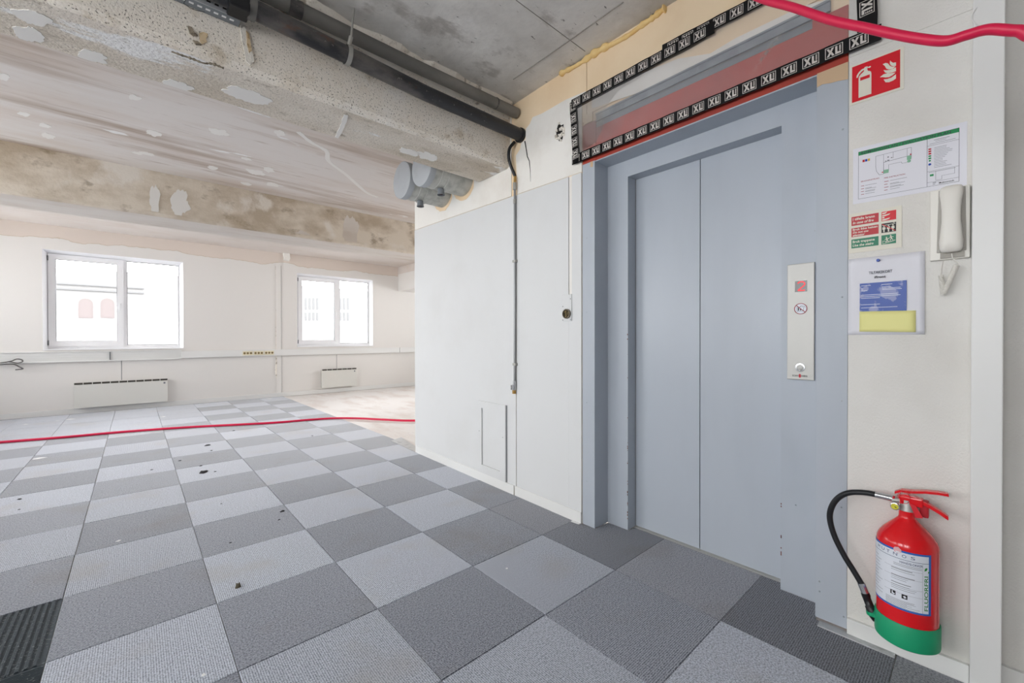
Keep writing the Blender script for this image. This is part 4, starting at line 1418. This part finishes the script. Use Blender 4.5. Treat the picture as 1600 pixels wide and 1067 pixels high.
# evacuation plan
pl = plate('evacuation_plan', 'laminated white evacuation plan sheet with green header', 'notice', .328, .032, 1.652, 1.862, paper_mat, .0012, skew=-.02)
py, pz, sk = .312, 1.668, -.02
PW, PH = .262, .178
Print(py, pz, .0016, sk).rect(0, PH - .014, PW, PH).obj('header_band', plan_green, pl)
Print(py, pz, .0020, sk).text('RØMNINGSPLAN / EVACUATION PLAN', .008, PH - .0115, .0088, .01, width=.235).obj('lettering', ink_dark, pl)
pr = Print(py, pz, .0016, sk)
pr.path([(0, 0), (PW, 0), (PW, PH), (0, PH), (0, 0)], .0009).line(.186, 0, .186, PH - .014, .0009)
pr.line(.186, .14, PW, .14, .0007).line(.186, .052, PW, .052, .0007).line(.186, .014, PW, .014, .0007)
pr.path([(.050, .147), (.050, .110), (.052, .092), (.060, .076), (.072, .076)], .0008)
pr.path([(.050, .147), (.146, .150), (.146, .112)], .0008).path([(.072, .076), (.072, .118), (.134, .122), (.146, .122)], .001)
pr.path([(.086, .082), (.086, .106), (.120, .106), (.122, .100), (.136, .100)], .0007)
pr.path([(.072, .147), (.072, .118)], .0006).path([(.098, .148), (.098, .126)], .0006).path([(.135, .149), (.135, .122)], .0006)
pr.path([(.207, .05), (.207, .018), (.222, .018), (.222, .03), (.252, .03), (.252, .05)], .0006)
pr.rect(.076, .120, .080, .122).rect(.082, .121, .088, .1235).rect(.092, .128, .096, .1305).rect(.083, .132, .086, .136)
pr.obj('floor_outline', ink_dark, pl)
Print(py, pz, .0019, sk).rect(.0725, .077, .086, .090).rect(.1345, .108, .146, .122).disc(.140, .103, .005, 14).obj('stair_zone', pale_green, pl)
Print(py, pz, .0017, sk).rect(.012, .136, .0185, .145).disc(.069, .083, .0022, 10).rect(.1425, .123, .146, .128).rect(.189, .126, .196, .131).rect(.189, .118, .196, .1235).rect(.189, .110, .196, .1155).obj('red_symbol', sign_darkred, pl)
Print(py, pz, .0017, sk).rect(.0195, .136, .026, .145).obj('blue_symbol', pin_blue, pl)
Print(py, pz, .0017, sk).disc(.1925, .076, .0038, 14).obj('blue_symbol', pin_blue, pl)
Print(py, pz, .0017, sk).rect(.027, .136, .0335, .145).obj('yellow_symbol', M('plan_yellow', lin(220, 176, 60), .5), pl)
Print(py, pz, .0017, sk).rect(.189, .102, .196, .107).rect(.189, .094, .196, .0995).rect(.190, .086, .195, .091).rect(.193, .034, .202, .041).obj('green_symbol', plan_green, pl)
pr = Print(py, pz, .0016, sk)
pr.text('BRANNINSTRUKS', .008, .062, .0045, .01, width=.052).text('FIRE INSTRUCTION', .074, .058, .0045, .01, width=.056)
for k in range(4):
    pr.rect(.008, .046 - k * .0105, .017, .0478 - k * .0105).rect(.074, .046 - k * .0105, .086 - (k % 2) * .003, .0478 - k * .0105)
pr.obj('red_lettering', ink_red, pl)
pr = Print(py, pz, .0016, sk)
R7 = random.Random(2)
for k in range(4):
    for q in range(2 if k in (1, 2) else 1):
        pr.rect(.020, .0465 - k * .0105 - q * .0032, .020 + R7.uniform(.018, .034), .0477 - k * .0105 - q * .0032)
        pr.rect(.090, .0465 - k * .0105 - q * .0032, .090 + R7.uniform(.022, .046), .0477 - k * .0105 - q * .0032)
for k in range(14):
    pr.rect(.203, .129 - k * .0052, .203 + R7.uniform(.020, .044), .1302 - k * .0052)
pr.rect(.202, .156, .240, .1575).rect(.206, .151, .232, .1522).rect(.192, .145, .254, .1462).rect(.190, .0475, .254, .0488).rect(.200, .009, .208, .0115).rect(.200, .004, .206, .006)
pr.obj('text_lines', ink_mid, pl)
Print(py, pz, .0018, sk).text('Multiconsult', .215, .004, .005, .02, width=.036).obj('maker_lettering', ink_black, pl)

# fire instruction sign
fi = plate('fire_instruction_sign', 'small red and green sign telling not to use the elevator in a fire', 'sign', .341, .190, 1.466, 1.616, sign_cream)
fy, fz = .341, 1.466
rows = [(.1035, .1375, sign_darkred, sign_red), (.0605, .0945, sign_darkred, ink_black), (.0175, .0515, sign_green, sign_green)]
for b0, b1, m1, m2 in rows:
    Print(fy, fz, .0029).rect(.009, b0, .088, b1).obj('text_field', m1, fi)
    Print(fy, fz, .0029).rect(.096, b0, .136, b1).obj('picture_field', m2, fi)
pr = Print(fy, fz, .0033)
pr.text('I tilfelle brann', .013, .1235, .0088, .03, width=.064).text('In case of fire', .013, .1095, .0088, .03, .25, width=.061)
pr.text('Bruk ikke heisen', .013, .0845, .0075, .03, width=.072).text('Do not use', .013, .0735, .0075, .03, .25, width=.046).text('elevator', .013, .0628, .0075, .03, .25, width=.036)
pr.text('Bruk trappene', .013, .0375, .0088, .03, width=.064).text('Use the stairs', .013, .0235, .0088, .03, .25, width=.061)
pr.obj('lettering', sign_cream, fi)
pr = Print(fy, fz, .0033)
for q, (w, dy) in enumerate(((.014, .129), (.022, .1205), (.008, .1135), (.022, .1055))):
    pr.poly([(.098, dy), (.098, dy + .005), (.104, dy + .0052), (.098 + w, dy + .0075), (.098 + w - .003, dy + .003), (.106, dy)])
for x in (.103, .1155, .1275):
    pr.disc(x, .0845, .0022, 10).poly([(x - .0038, .081), (x + .0038, .081), (x + .0045, .0725), (x + .002, .072), (x + .0018, .0625), (x - .0018, .0625), (x - .002, .072), (x - .0045, .0725)])
pr.path([(.098, .0875), (.134, .0885)], .0016).poly([(.126, .092), (.130, .0945), (.134, .092)])
pr.path([(.100, .0195), (.100, .031), (.111, .0255), (.123, .0265), (.134, .030)], .0012)
for x, b in ((.112, .027), (.1235, .032)):
    pr.disc(x - .002, b + .0155, .002, 10).line(x - .002, b + .013, x, b + .005, .004).line(x, b + .005, x + .0045, b - .001, .002).line(x, b + .005, x - .004, b - .003, .002).line(x - .002, b + .011, x + .006, b + .0095, .0016).line(x - .002, b + .011, x - .007, b + .006, .0016)
pr.path([(.100, .0195), (.134, .028)], .0012)
pr.obj('pictogram', sign_cream, fi)
Print(fy, fz, .0036).line(.098, .092, .134, .063, .0022).obj('red_slash', sign_red, fi)

# notice sheet in a plastic sleeve
ns = empty('notice_sheet', (WALL_X, .235, 1.153), 'white A4 notice in a clear sleeve with a blue printed card', 'notice')
V = []
for a in range(13):
    for b in range(17):
        y = .342 - .212 * a / 12
        z = 1.153 + .290 * b / 16
        e = .0015 + .004 * (a / 12) ** 3 * (1 - b / 16 * .6) + .0012 * math.sin(b * .8 + a * .5)
        V.append((WALL_X - e - .0008, y, z))
g = Geo().add(V, [(a * 17 + b, (a + 1) * 17 + b, (a + 1) * 17 + b + 1, a * 17 + b + 1) for a in range(12) for b in range(16)])
sh = g.obj('sheet', paper_mat, ns, smooth=80, fix=False)
md = sh.modifiers.new('thickness', 'SOLIDIFY'); md.thickness = .0004; md.offset = 0
ny, nz = .342, 1.153
pr = Print(ny, nz, .0072)
pr.text('TILTAKSKORT', .062, .226, .0095, .015, width=.066).obj('lettering', ink_dark, ns)
Print(ny, nz, .0072).text('iFront', .078, .209, .0078, .03, width=.032).obj('maker_lettering', ink_black, ns)
bl = Print(ny, nz, .0068).rect(.036, .083, .166, .193).obj('blue_card', paper_blue, ns)
pr = Print(ny, nz, .0072)
R8 = random.Random(6)
for b, a0, a1 in ((.183, .040, .068), (.183, .098, .128), (.174, .040, .046), (.174, .100, .125), (.169, .040, .046), (.169, .100, .150), (.164, .040, .058), (.164, .100, .153), (.148, .040, .142), (.142, .040, .150), (.136, .040, .094), (.112, .040, .094), (.100, .040, .142)):
    pr.rect(a0, b, a1, b + .0016)
pr.obj('text_lines', label_white, bl)
nt_ = empty('sticky_note', (WALL_X - .008, .235, 1.168), 'pale yellow sticky note along the foot of the blue card', 'note')
V = []
for a in range(9):
    for b in range(6):
        V.append((WALL_X - .0078 - .003 * ((5 - b) / 5) ** 2 * (1 if a < 8 else .8), ny - .036 - .154 * a / 8, nz + .012 + .076 * b / 5 - .004 * (a / 8)))
o = Geo().add(V, [(a * 6 + b, (a + 1) * 6 + b, (a + 1) * 6 + b + 1, a * 6 + b + 1) for a in range(8) for b in range(5)]).obj('paper', note_yellow, nt_, smooth=80, fix=False)
md = o.modifiers.new('thickness', 'SOLIDIFY'); md.thickness = .0003; md.offset = 0
pn = Geo().lathe((WALL_X - .007, .253, 1.427), [(.0001, -.010), (.0042, -.010), (.005, -.008), (.003, -.005), (.003, -.002), (.0055, 0), (.0001, 0)], 14, 'x').obj('push_pin', pin_blue, smooth=50)
Geo().tube([(WALL_X - .007, .253, 1.427), (WALL_X - .001, .253, 1.427)], .0007, 6).obj('needle', chrome, pn)
tag(pn, 'blue push pin at the top of the white notice', 'pin')

# ------------------------------------------------------------------ intercom handset
ph = empty('intercom_phone', (WALL_X, .066, 1.404), 'ivory wall intercom handset with coiled cord beside the white post', 'intercom')
# base, lower edge slopes back
y0, y1 = .117, .024
g = Geo().hexa([(WALL_X - .020, y0, 1.404), (WALL_X, y0, 1.404), (WALL_X, y1, 1.404), (WALL_X - .020, y1, 1.404)],
               [(WALL_X - .026, y0, 1.640), (WALL_X, y0, 1.640), (WALL_X, y1, 1.640), (WALL_X - .026, y1, 1.640)])
g.obj('base', phone_white, ph, bevel=.003)
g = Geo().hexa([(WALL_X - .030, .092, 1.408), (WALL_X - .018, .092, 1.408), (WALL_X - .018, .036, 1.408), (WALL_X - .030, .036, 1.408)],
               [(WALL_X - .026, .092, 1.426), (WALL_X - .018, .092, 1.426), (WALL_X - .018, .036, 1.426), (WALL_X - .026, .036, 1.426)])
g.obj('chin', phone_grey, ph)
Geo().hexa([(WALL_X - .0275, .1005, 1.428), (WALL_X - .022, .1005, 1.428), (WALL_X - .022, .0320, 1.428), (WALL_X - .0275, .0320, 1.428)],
           [(WALL_X - .0275, .0965, 1.637), (WALL_X - .022, .0965, 1.637), (WALL_X - .022, .0345, 1.637), (WALL_X - .0275, .0345, 1.637)]).obj('cradle', phone_grey, ph, bevel=.002)  # grey plate puts the gap shade behind the handset into colour
# handset: loft of rounded sections from bottom to top
secs = [(1.424, .016, .014, .030), (1.427, .023, .020, .030), (1.436, .0275, .026, .031), (1.460, .0285, .028, .031), (1.490, .026, .024, .034), (1.525, .0225, .018, .040),
        (1.560, .0225, .017, .041), (1.590, .0245, .021, .038), (1.615, .0275, .026, .034), (1.630, .0275, .026, .033), (1.638, .024, .021, .033), (1.641, .016, .014, .033)]
V, n = [], 20
for z, hw, hd, off in secs:
    for k in range(n):
        t = 2 * math.pi * k / n
        c_, s_ = math.cos(t), math.sin(t)
        e = lambda v: math.copysign(abs(v) ** .65, v)
        V.append((WALL_X - .012 - off + hd * .75 * e(c_), .066 + hw * e(s_), z))
Fs = [tuple(range(n - 1, -1, -1)), tuple(range((len(secs) - 1) * n, len(secs) * n))]
for i in range(len(secs) - 1):
    for k in range(n):
        Fs.append((i * n + k, i * n + (k + 1) % n, (i + 1) * n + (k + 1) % n, (i + 1) * n + k))
Geo().add(V, Fs).obj('handset', phone_white, ph, smooth=60)


def coil(p0, p1, r, pitch, wire):
    p0, p1 = Vector(p0), Vector(p1)
    d = (p1 - p0); L = d.length; d.normalize()
    a = d.cross(Vector((1, 0, 0))).normalized(); b = d.cross(a)
    turns = L / pitch
    N = int(turns * 12)
    return [p0 + d * (L * k / N) + (a * math.cos(2 * math.pi * turns * k / N) + b * math.sin(2 * math.pi * turns * k / N)) * r for k in range(N + 1)], wire


cx_ = WALL_X - .026
pA, pB, pC, pD = at_x(1474, 407, cx_), at_x(1470, 430, cx_), at_x(1474, 460, cx_), at_x(1495, 414, cx_)
cd = Geo()
c1, wr_ = coil(pB, pC, .0058, .0036, .0016)
cd.tube([pA, (pA + pB) / 2 + Vector((0, .001, 0)), pB], .0016, 6)
cd.tube(c1, wr_, 6)
cd.obj('cord', phone_white, ph, smooth=60)
cd = Geo()
c2, wr_ = coil(pC + Vector((-.006, 0, -.001)), pD + Vector((-.006, 0, 0)), .0062, .0036, .0017)
cd.tube(c2, wr_, 6)
pe = at_x(1487, 396, cx_ - .012)
cd.tube(smooth_path([pe, at_x(1489, 404, cx_ - .01), at_x(1496, 411, cx_ - .006), pD + Vector((-.006, 0, 0))], 5), .0017, 6)
cd.obj('cord', phone_white, ph, smooth=60)

# ------------------------------------------------------------------ fire extinguisher
EX, EY = 1.957, .165
ex = empty('fire_extinguisher', (EX, EY, .112), 'red fire extinguisher with green foot and black hose hanging by the elevator', 'fire extinguisher')
Rb = .0795
Geo().lathe((EX, EY, 0), [(.0001, .122), (.06, .122), (Rb, .135), (Rb, .440), (.0785, .452), (.074, .464), (.063, .482), (.046, .502), (.032, .517), (.024, .527), (.0215, .533), (.0215, .553), (.0001, .553)], 56).obj('body', ext_red, ex, smooth=30)
Geo().lathe((EX, EY, 0), [(.0001, .112), (.074, .112), (.0825, .118), (.0835, .125), (.0835, .192), (.082, .195), (.0798, .195), (.0798, .19)], 56).obj('foot', ext_green, ex, smooth=40)
# curved label
LA0, LA1 = math.radians(-104), math.radians(50)


def on_cyl(a, z, r):
    """a: metres to the right of the label's left edge"""
    t = LA0 + a / Rb
    return (EX - r * math.cos(t), EY - r * math.sin(t), z)


LW = (LA1 - LA0) * Rb


def cyl_rect(g, a0, z0, a1, z1, r):
    n = max(1, int((a1 - a0) / .004))
    V = []
    for k in range(n + 1):
        a = a0 + (a1 - a0) * k / n
        V += [on_cyl(a, z0, r), on_cyl(a, z1, r)]
    g.add(V, [(2 * k, 2 * k + 2, 2 * k + 3, 2 * k + 1) for k in range(n)])


def cyl_text(g, t, a, z, h, bold=0, width=None, rot=False, r=None, sp=None):
    V, Fs = text_geo(t, h, bold, 0, width)
    if rot:
        V = [(-y, x) for x, y in V]
    g.add([on_cyl(a + x, z + y, r) for x, y in V], Fs)


LZ0, LZ1 = .243, .440
g = Geo(); cyl_rect(g, 0, LZ0, LW, LZ1, Rb + .0008)
lb = g.obj('label', label_blue, ex, smooth=60, fix=False)
g = Geo(); cyl_rect(g, .004, LZ0 + .0062, LW - .0075, LZ1 - .0062, Rb + .0011)
g.obj('white_field', label_white, lb, smooth=60, fix=False)
g = Geo(); rr_ = Rb + .0014
cyl_rect(g, .004, .4105, LW - .0055, .4118, rr_)
# spaced capitals: last letter ends short of the right border
for ch, a in zip('MUTNOS', (.062, .080, .098, .117, .139, .160)):
    cyl_text(g, ch, a, .418, .010, .0, width=.0105 if ch != 'T' else .009, r=rr_)
cyl_text(g, 'HANDSLOKKER', LW - .080, .3985, .0072, .01, width=.056, r=rr_)
g.obj('lettering', M('label_ink_blue', lin(52, 70, 108), .5), lb, fix=False)
g = Geo()
R9 = random.Random(12)
x0_ = LW - .118
for z in (.393, .388):
    cyl_rect(g, x0_ + .022, z, LW - .026, z + .0013, rr_)
for k, z in enumerate((.375, .369, .352, .346, .340, .328, .321, .315, .309)):
    cyl_rect(g, x0_ + .016, z, x0_ + .016 + R9.uniform(.038, .068), z + (.0022 if k in (0, 2, 5) else .0012), rr_)
for k in range(9):
    cyl_rect(g, x0_ + .0, .274 - k * .003, x0_ + R9.uniform(.05, .09), .2749 - k * .003, rr_)
for k in range(12):
    cyl_rect(g, x0_ - .05, .392 - k * .011, x0_ - .05 + R9.uniform(.02, .04), .3932 - k * .011, rr_)
for z in (.365, .337, .306, .283):
    cyl_rect(g, x0_ - .004, z + .014, LW - .025, z + .0146, rr_)
cyl_rect(g, LW - .0245, LZ0 + .006, LW - .0239, .410, rr_)
g.obj('text_lines', ink_mid, lb, fix=False, kind='stuff')
g = Geo()
cyl_rect(g, x0_ + .014, .285, x0_ + .028, .299, rr_)
cyl_rect(g, x0_ + .043, .283, x0_ + .057, .297, rr_)
g.obj('symbol', ink_black, lb, fix=False)
g = Geo()
cyl_rect(g, x0_ + .018, .287, x0_ + .026, .291, rr_ + .0003); cyl_rect(g, x0_ + .018, .291, x0_ + .021, .297, rr_ + .0003)
g.add([on_cyl(x0_ + a, z, rr_ + .0003) for a, z in ((.046, .291), (.050, .285), (.055, .288), (.051, .294))], [(0, 1, 2, 3)])
g.obj('symbol_cutout', label_white, lb, fix=False)
g = Geo()
cyl_text(g, 'FLUORFRI', LW - .0095, LZ0 + .016, .0105, .012, width=.112, rot=True, r=rr_)
lf = [(.0, .0), (.006, .002), (.009, .008), (.0075, .012), (.002, .009)]
g.add([on_cyl(LW - .0205 + a, .387 + z, rr_) for a, z in lf], [tuple(range(5))])
g.add([on_cyl(LW - .0105 + a * .6, .381 + z * .6, rr_) for a, z in lf], [tuple(range(5))])
g.obj('green_lettering', ink_green, lb, fix=False)
# torn scrap of white paper stuck on the shoulder
t0 = math.radians(-12)
g = Geo()
def cyl_dot(cx0, cz0, rx, rz, r, n, seed):
    q = random.Random(seed)
    return [(EX - r * math.cos(cx0 + rx * q.uniform(.8, 1.1) * math.cos(2 * math.pi * k / n)), EY - r * math.sin(cx0 + rx * math.cos(2 * math.pi * k / n)), cz0 + rz * q.uniform(.8, 1.1) * math.sin(2 * math.pi * k / n)) for k in range(n)]
pts = cyl_dot(t0, .4375, .13, .011, Rb + .0012, 14, 3)
g.add(pts, [tuple(range(14))])
g.obj('torn_sticker', M('torn_sticker', lin(226, 178, 182), .6), ex, fix=False)

# valve head
Geo().lathe((EX, EY, 0), [(.0001, .553), (.0205, .553), (.0205, .560), (.018, .563), (.0175, .590), (.0001, .590)], 24).obj('valve', alu, ex, smooth=40)
hd = Geo()
# lever plates run along -Y (to the right in view)
def lever(g, pts, w, th):
    """pts: (y, z) centre line; w: half width in x; th: thickness"""
    V = []
    for k, (y, z, ww) in enumerate(pts):
        V += [(EX - ww, y, z), (EX + ww, y, z), (EX + ww, y, z + th), (EX - ww, y, z + th)]
    Fs = [(0, 1, 2, 3), tuple(len(V) - 4 + i for i in (3, 2, 1, 0))]
    for k in range(len(pts) - 1):
        for q in range(4):
            Fs.append((4 * k + q, 4 * k + 4 + q, 4 * k + 4 + (q + 1) % 4, 4 * k + (q + 1) % 4))
    g.add(V, Fs)


lever(hd, [(.196, .603, .010), (.180, .613, .013), (.150, .617, .014), (.120, .6245, .013), (.090, .6285, .013), (.071, .629, .011), (.066, .627, .008)], .012, .0085)
lever(hd, [(.190, .592, .010), (.185, .612, .010), (.172, .617, .010)], .010, .004)
hd.obj('carry_handle', ext_red, ex, bevel=.0012)
lv_ = Geo()
lever(lv_, [(.186, .590, .012), (.165, .598, .014), (.140, .592, .013), (.110, .578, .012), (.088, .566, .012), (.074, .556, .011), (.067, .551, .009)], .012, .0125)
lv_.obj('squeeze_lever', ext_red, ex, bevel=.0015)
Geo().box(EX - .016, EX + .016, EY - .040, EY + .018, .575, .603).obj('lever_housing', ext_red, ex, bevel=.004)
Geo().box(EX - .006, EX + .020, .112, .134, .541, .598).obj('bracket_block', sign_darkred, ex, bevel=.005)
tg = [(EX - .018, .158, .585), (EX - .020, .142, .580), (EX - .024, .124, .545), (EX - .022, .142, .541)]
Geo().prism(tg, (-.001, 0, 0)).obj('safety_tag', sign_red, ex)
rg = [(EX - .019 + .0 * k, .170 + .013 * math.cos(2 * math.pi * k / 20), .601 + .022 * math.sin(2 * math.pi * k / 20)) for k in range(21)]
Geo().tube(rg, .0009, 6, cap=False).obj('seal_wire', sign_red, ex)
ga = Geo().lathe((EX - .030, EY + .028, .566), [(.0001, -.002), (.0105, -.002), (.0125, -.001), (.0125, .010), (.006, .014), (.006, .03)], 20, 'x').obj('gauge', chrome, ex, smooth=40)
Geo().lathe((EX - .030, EY + .028, .566), [(.0001, -.0026), (.0098, -.0026)], 20, 'x').obj('dial', gauge_yellow, ga)
Geo().tube([(EX - .0332, EY + .028, .566), (EX - .0332, EY + .024, .563)], .0012, 5).obj('needle', ink_black, ga)
# hose
Geo().tube([(EX - .004, EY + .008, .585), (EX - .006, .203, .580)], .0085, 12).obj('hose_nipple', alu, ex, smooth=50)
hp = [(1395, 779, 1.955), (1383, 776, 1.955), (1350, 769.5, 1.955), (1322, 771, 1.96), (1304, 784, 1.965), (1296.5, 806, 1.97), (1303, 835, 1.97), (1318, 866, 1.968), (1334, 892, 1.965), (1346, 912, 1.962)]
hs = smooth_path([at_x(u, v, X) for u, v, X in hp], 8)
Geo().tube(hs[6:], .0098, 14).obj('hose', rubber, ex, smooth=60)
Geo().tube(hs[0:13], .0108, 14).obj('ferrule', chrome, ex, smooth=60)
Geo().tube([at_x(1394.5, 779, 1.955), at_x(1398, 780, 1.955)], .0112, 14).obj('collar', sign_darkred, ex, smooth=60)
Geo().tube([at_x(1345.5, 911, 1.962), at_x(1352, 927, 1.960)], .0115, 14).obj('ferrule', chrome, ex, smooth=60)
nz_ = [at_x(u, v, X) for u, v, X in ((1351.5, 926, 1.960), (1353, 930, 1.96), (1354, 934, 1.96), (1359, 946, 1.957), (1359.5, 947, 1.957), (1365, 961, 1.955), (1369, 970, 1.954))]
Geo().tube(nz_, [.0125, .0135, .012, .012, .0155, .0155, .010], 14).obj('nozzle', black_plastic, ex, smooth=60)
bp = at_x(1363, 957, 1.956)
ringp = []
Geo().tube([bp + Vector((0, 0, .006)), bp + Vector((0, -.002, -.006))], .0185, 16).obj('nozzle_clip', ext_green, ex, smooth=60)
Geo().hexa([(EX - .045, EY + .060, .165), (EX + .0, EY + .083, .165), (EX - .002, bp.y + .004, bp.z - .006), (EX - .020, bp.y - .004, bp.z - .006)],
           [(EX - .045, EY + .060, .185), (EX + .0, EY + .083, .185), (EX - .002, bp.y + .004, bp.z + .006), (EX - .020, bp.y - .004, bp.z + .006)]).obj('clip_strap', ext_green, ex)
Geo().box(EX + .02, WALL_X - .001, EY - .018, EY + .018, .505, .57).obj('wall_bracket', sign_darkred, ex, bevel=.002)

# ------------------------------------------------------------------ red hoses
fl = [at_z(u, v, .017) for u, v in [(-60, 697), (0, 691), (100, 683), (200, 674), (300, 667), (390, 662.5), (440, 659.5), (480, 656), (520, 653.5), (560, 653.5), (600, 655.5), (650, 657)]]
fl.append(fl[-1] + Vector((.8, -.5, 0)))
rh = Geo().tube(smooth_path(fl, 8), .0145, 10).obj('red_hose', hose_red, smooth=60)
tag(rh, 'thin red hose lying across the carpet and bare floor', 'hose')
hx = 1.45
up = [at_x(u, v, hx) for u, v in [(1130, -28), (1190, -2), (1240, 12), (1300, 32), (1350, 43), (1400, 54), (1440, 61), (1478, 64), (1510, 55), (1545, 46), (1590, 48), (1640, 44)]]
up = [Vector((hx, .95, 2.62)), Vector((hx, .72, 2.44))] + up + [Vector((hx, -.25, 1.92)), Vector((hx, -.5, 2.3)), Vector((hx, -.56, SLAB_Z))]
up[0] = Vector((hx, 1.0, SLAB_Z))
rh2 = Geo().tube(smooth_path(up, 8), .0115, 12).obj('red_hose', hose_red, smooth=60)
tag(rh2, 'thick red hose sagging from the ceiling across the upper right corner', 'hose')
# thin white wire and nail on the post
wp = [at_x(u, v, 1.989) for u, v in [(1526, 12), (1519, 24), (1520, 32), (1532, 42), (1560, 52), (1600, 60), (1650, 66)]]
ww_ = Geo().tube(smooth_path(wp, 5), .0013, 6).obj('thin_wire', trim_white, smooth=60)
tag(ww_, 'thin white wire looped on the white post near the hose', 'wire')

# ------------------------------------------------------------------ crumbs on the carpet
R10 = random.Random(31)


def crumb(u, v, r, mat, label, group, flat=.35, n=8):
    p = at_z(u, v, 0)
    g = Geo()
    base, top = [], []
    for k in range(n):
        t = 2 * math.pi * k / n
        q = r * R10.uniform(.55, 1.2)
        base.append((p.x + q * math.cos(t) * 1.3, p.y + q * math.sin(t), .0))
        top.append((p.x + q * .6 * math.cos(t) * 1.3, p.y + q * .6 * math.sin(t), r * flat * R10.uniform(.7, 1.3)))
    g.add(base + top, [tuple(range(n - 1, -1, -1)), tuple(range(n, 2 * n))] + [(k, (k + 1) % n, n + (k + 1) % n, n + k) for k in range(n)])
    o = g.obj('debris_crumb', mat)
    return tag(o, label, 'debris', group)


crumb(372, 917, .014, debris_brown, 'brown crumb standing on the light tile nearest the camera', 'loose crumbs on the carpet', 1.2)
crumb(318, 738, .035, debris_black, 'largest black crumb in the middle of the carpet', 'loose crumbs on the carpet')
crumb(324, 696, .022, debris_black, 'black crumb nearest the floor hose', 'loose crumbs on the carpet')
crumb(441, 799, .013, debris_black, 'black crumb on the dark tile by the carpet middle', 'loose crumbs on the carpet')
for u, v, r in ((314, 728, .012), (281, 720, .012), (336, 737, .010), (237, 734, .009), (330, 704, .010), (436, 812, .007), (360, 848, .007), (346, 787, .006), (365, 673, .012), (488, 681, .010), (31, 780, .012), (30, 796, .006)):
    crumb(u, v, r, debris_black, 'tiny black crumb scattered on the carpet', 'tiny crumbs on the carpet')
crumb(110, 655, .045, debris_and_slot_white, 'largest white paint flake on the carpet below the long heater', 'white flakes on the carpet', .1)
crumb(60, 716, .05, debris_and_slot_white, 'white flake on the carpet just in front of the floor hose', 'white flakes on the carpet', .06)
for u, v, r in ((90, 657, .018), (40, 663, .02), (174, 643, .02), (255, 651, .03), (420, 623, .03), (185, 845, .012), (415, 734, .012), (523, 813, .008), (318, 1054, .007), (792, 888, .007)):
    crumb(u, v, r, debris_and_slot_white, 'small white paint fleck on the carpet', 'small flecks on the carpet', .15)

# ------------------------------------------------------------------ outside
street = structure(box('street_ground', street_mat, -80, 110, FAR_Y + .6, 72, -8.4, -8.2))
tag(street, 'street far below the windows', 'ground')
FY = 60.0
bld = empty('facade_building', (0, FY, -8.2), 'pale rendered building across the street seen through the windows', 'building')
box('wall', facade_mat, -30, 90, FY, FY + 6, -8.2, at_y(133, 420, FY).z, bld)
for v in (443, 451):
    a = at_y(95, v, FY)
    box('cornice', facade_line, -30, at_y(225, 455, FY).x, FY - .25, FY, a.z - .08, a.z + .08, bld)


def arch_window(u, v0, v1, half):
    c = at_y(u, (v0 + v1) / 2, FY)
    za, zb = at_y(u, v1, FY).z, at_y(u, v0, FY).z
    pts = [(c.x - half, FY - .05, za), (c.x + half, FY - .05, za)]
    for k in range(9):
        t = math.pi * k / 8
        pts.append((c.x + half * math.cos(t), FY - .05, zb - half + half * math.sin(t)))
    w = Geo().prism(pts, (0, .06, 0)).obj('window', facade_brick, bld)
    inner = [(c.x + (p[0] - c.x) * .8, FY - .06, za + (p[2] - za) * .85 + .1) for p in pts]
    Geo().prism(inner, (0, .01, 0)).obj('pane', facade_brick, w)


for u in (134, 168):
    arch_window(u, 466, 497, .52)
for u in (478, 484, 490, 496, 532, 538, 544):
    for v0, v1 in ((465, 484), (488, 501)):
        a, b = at_y(u - 1.6, v0, FY), at_y(u + 1.6, v1, FY)
        w = box('window', facade_line, a.x, b.x, FY - .06, FY, b.z, a.z, bld)
        box('pane', facade_glass, a.x + .1, b.x - .1, FY - .065, FY - .06, b.z + .1, a.z - .1, w)

bpy.context.view_layer.update()
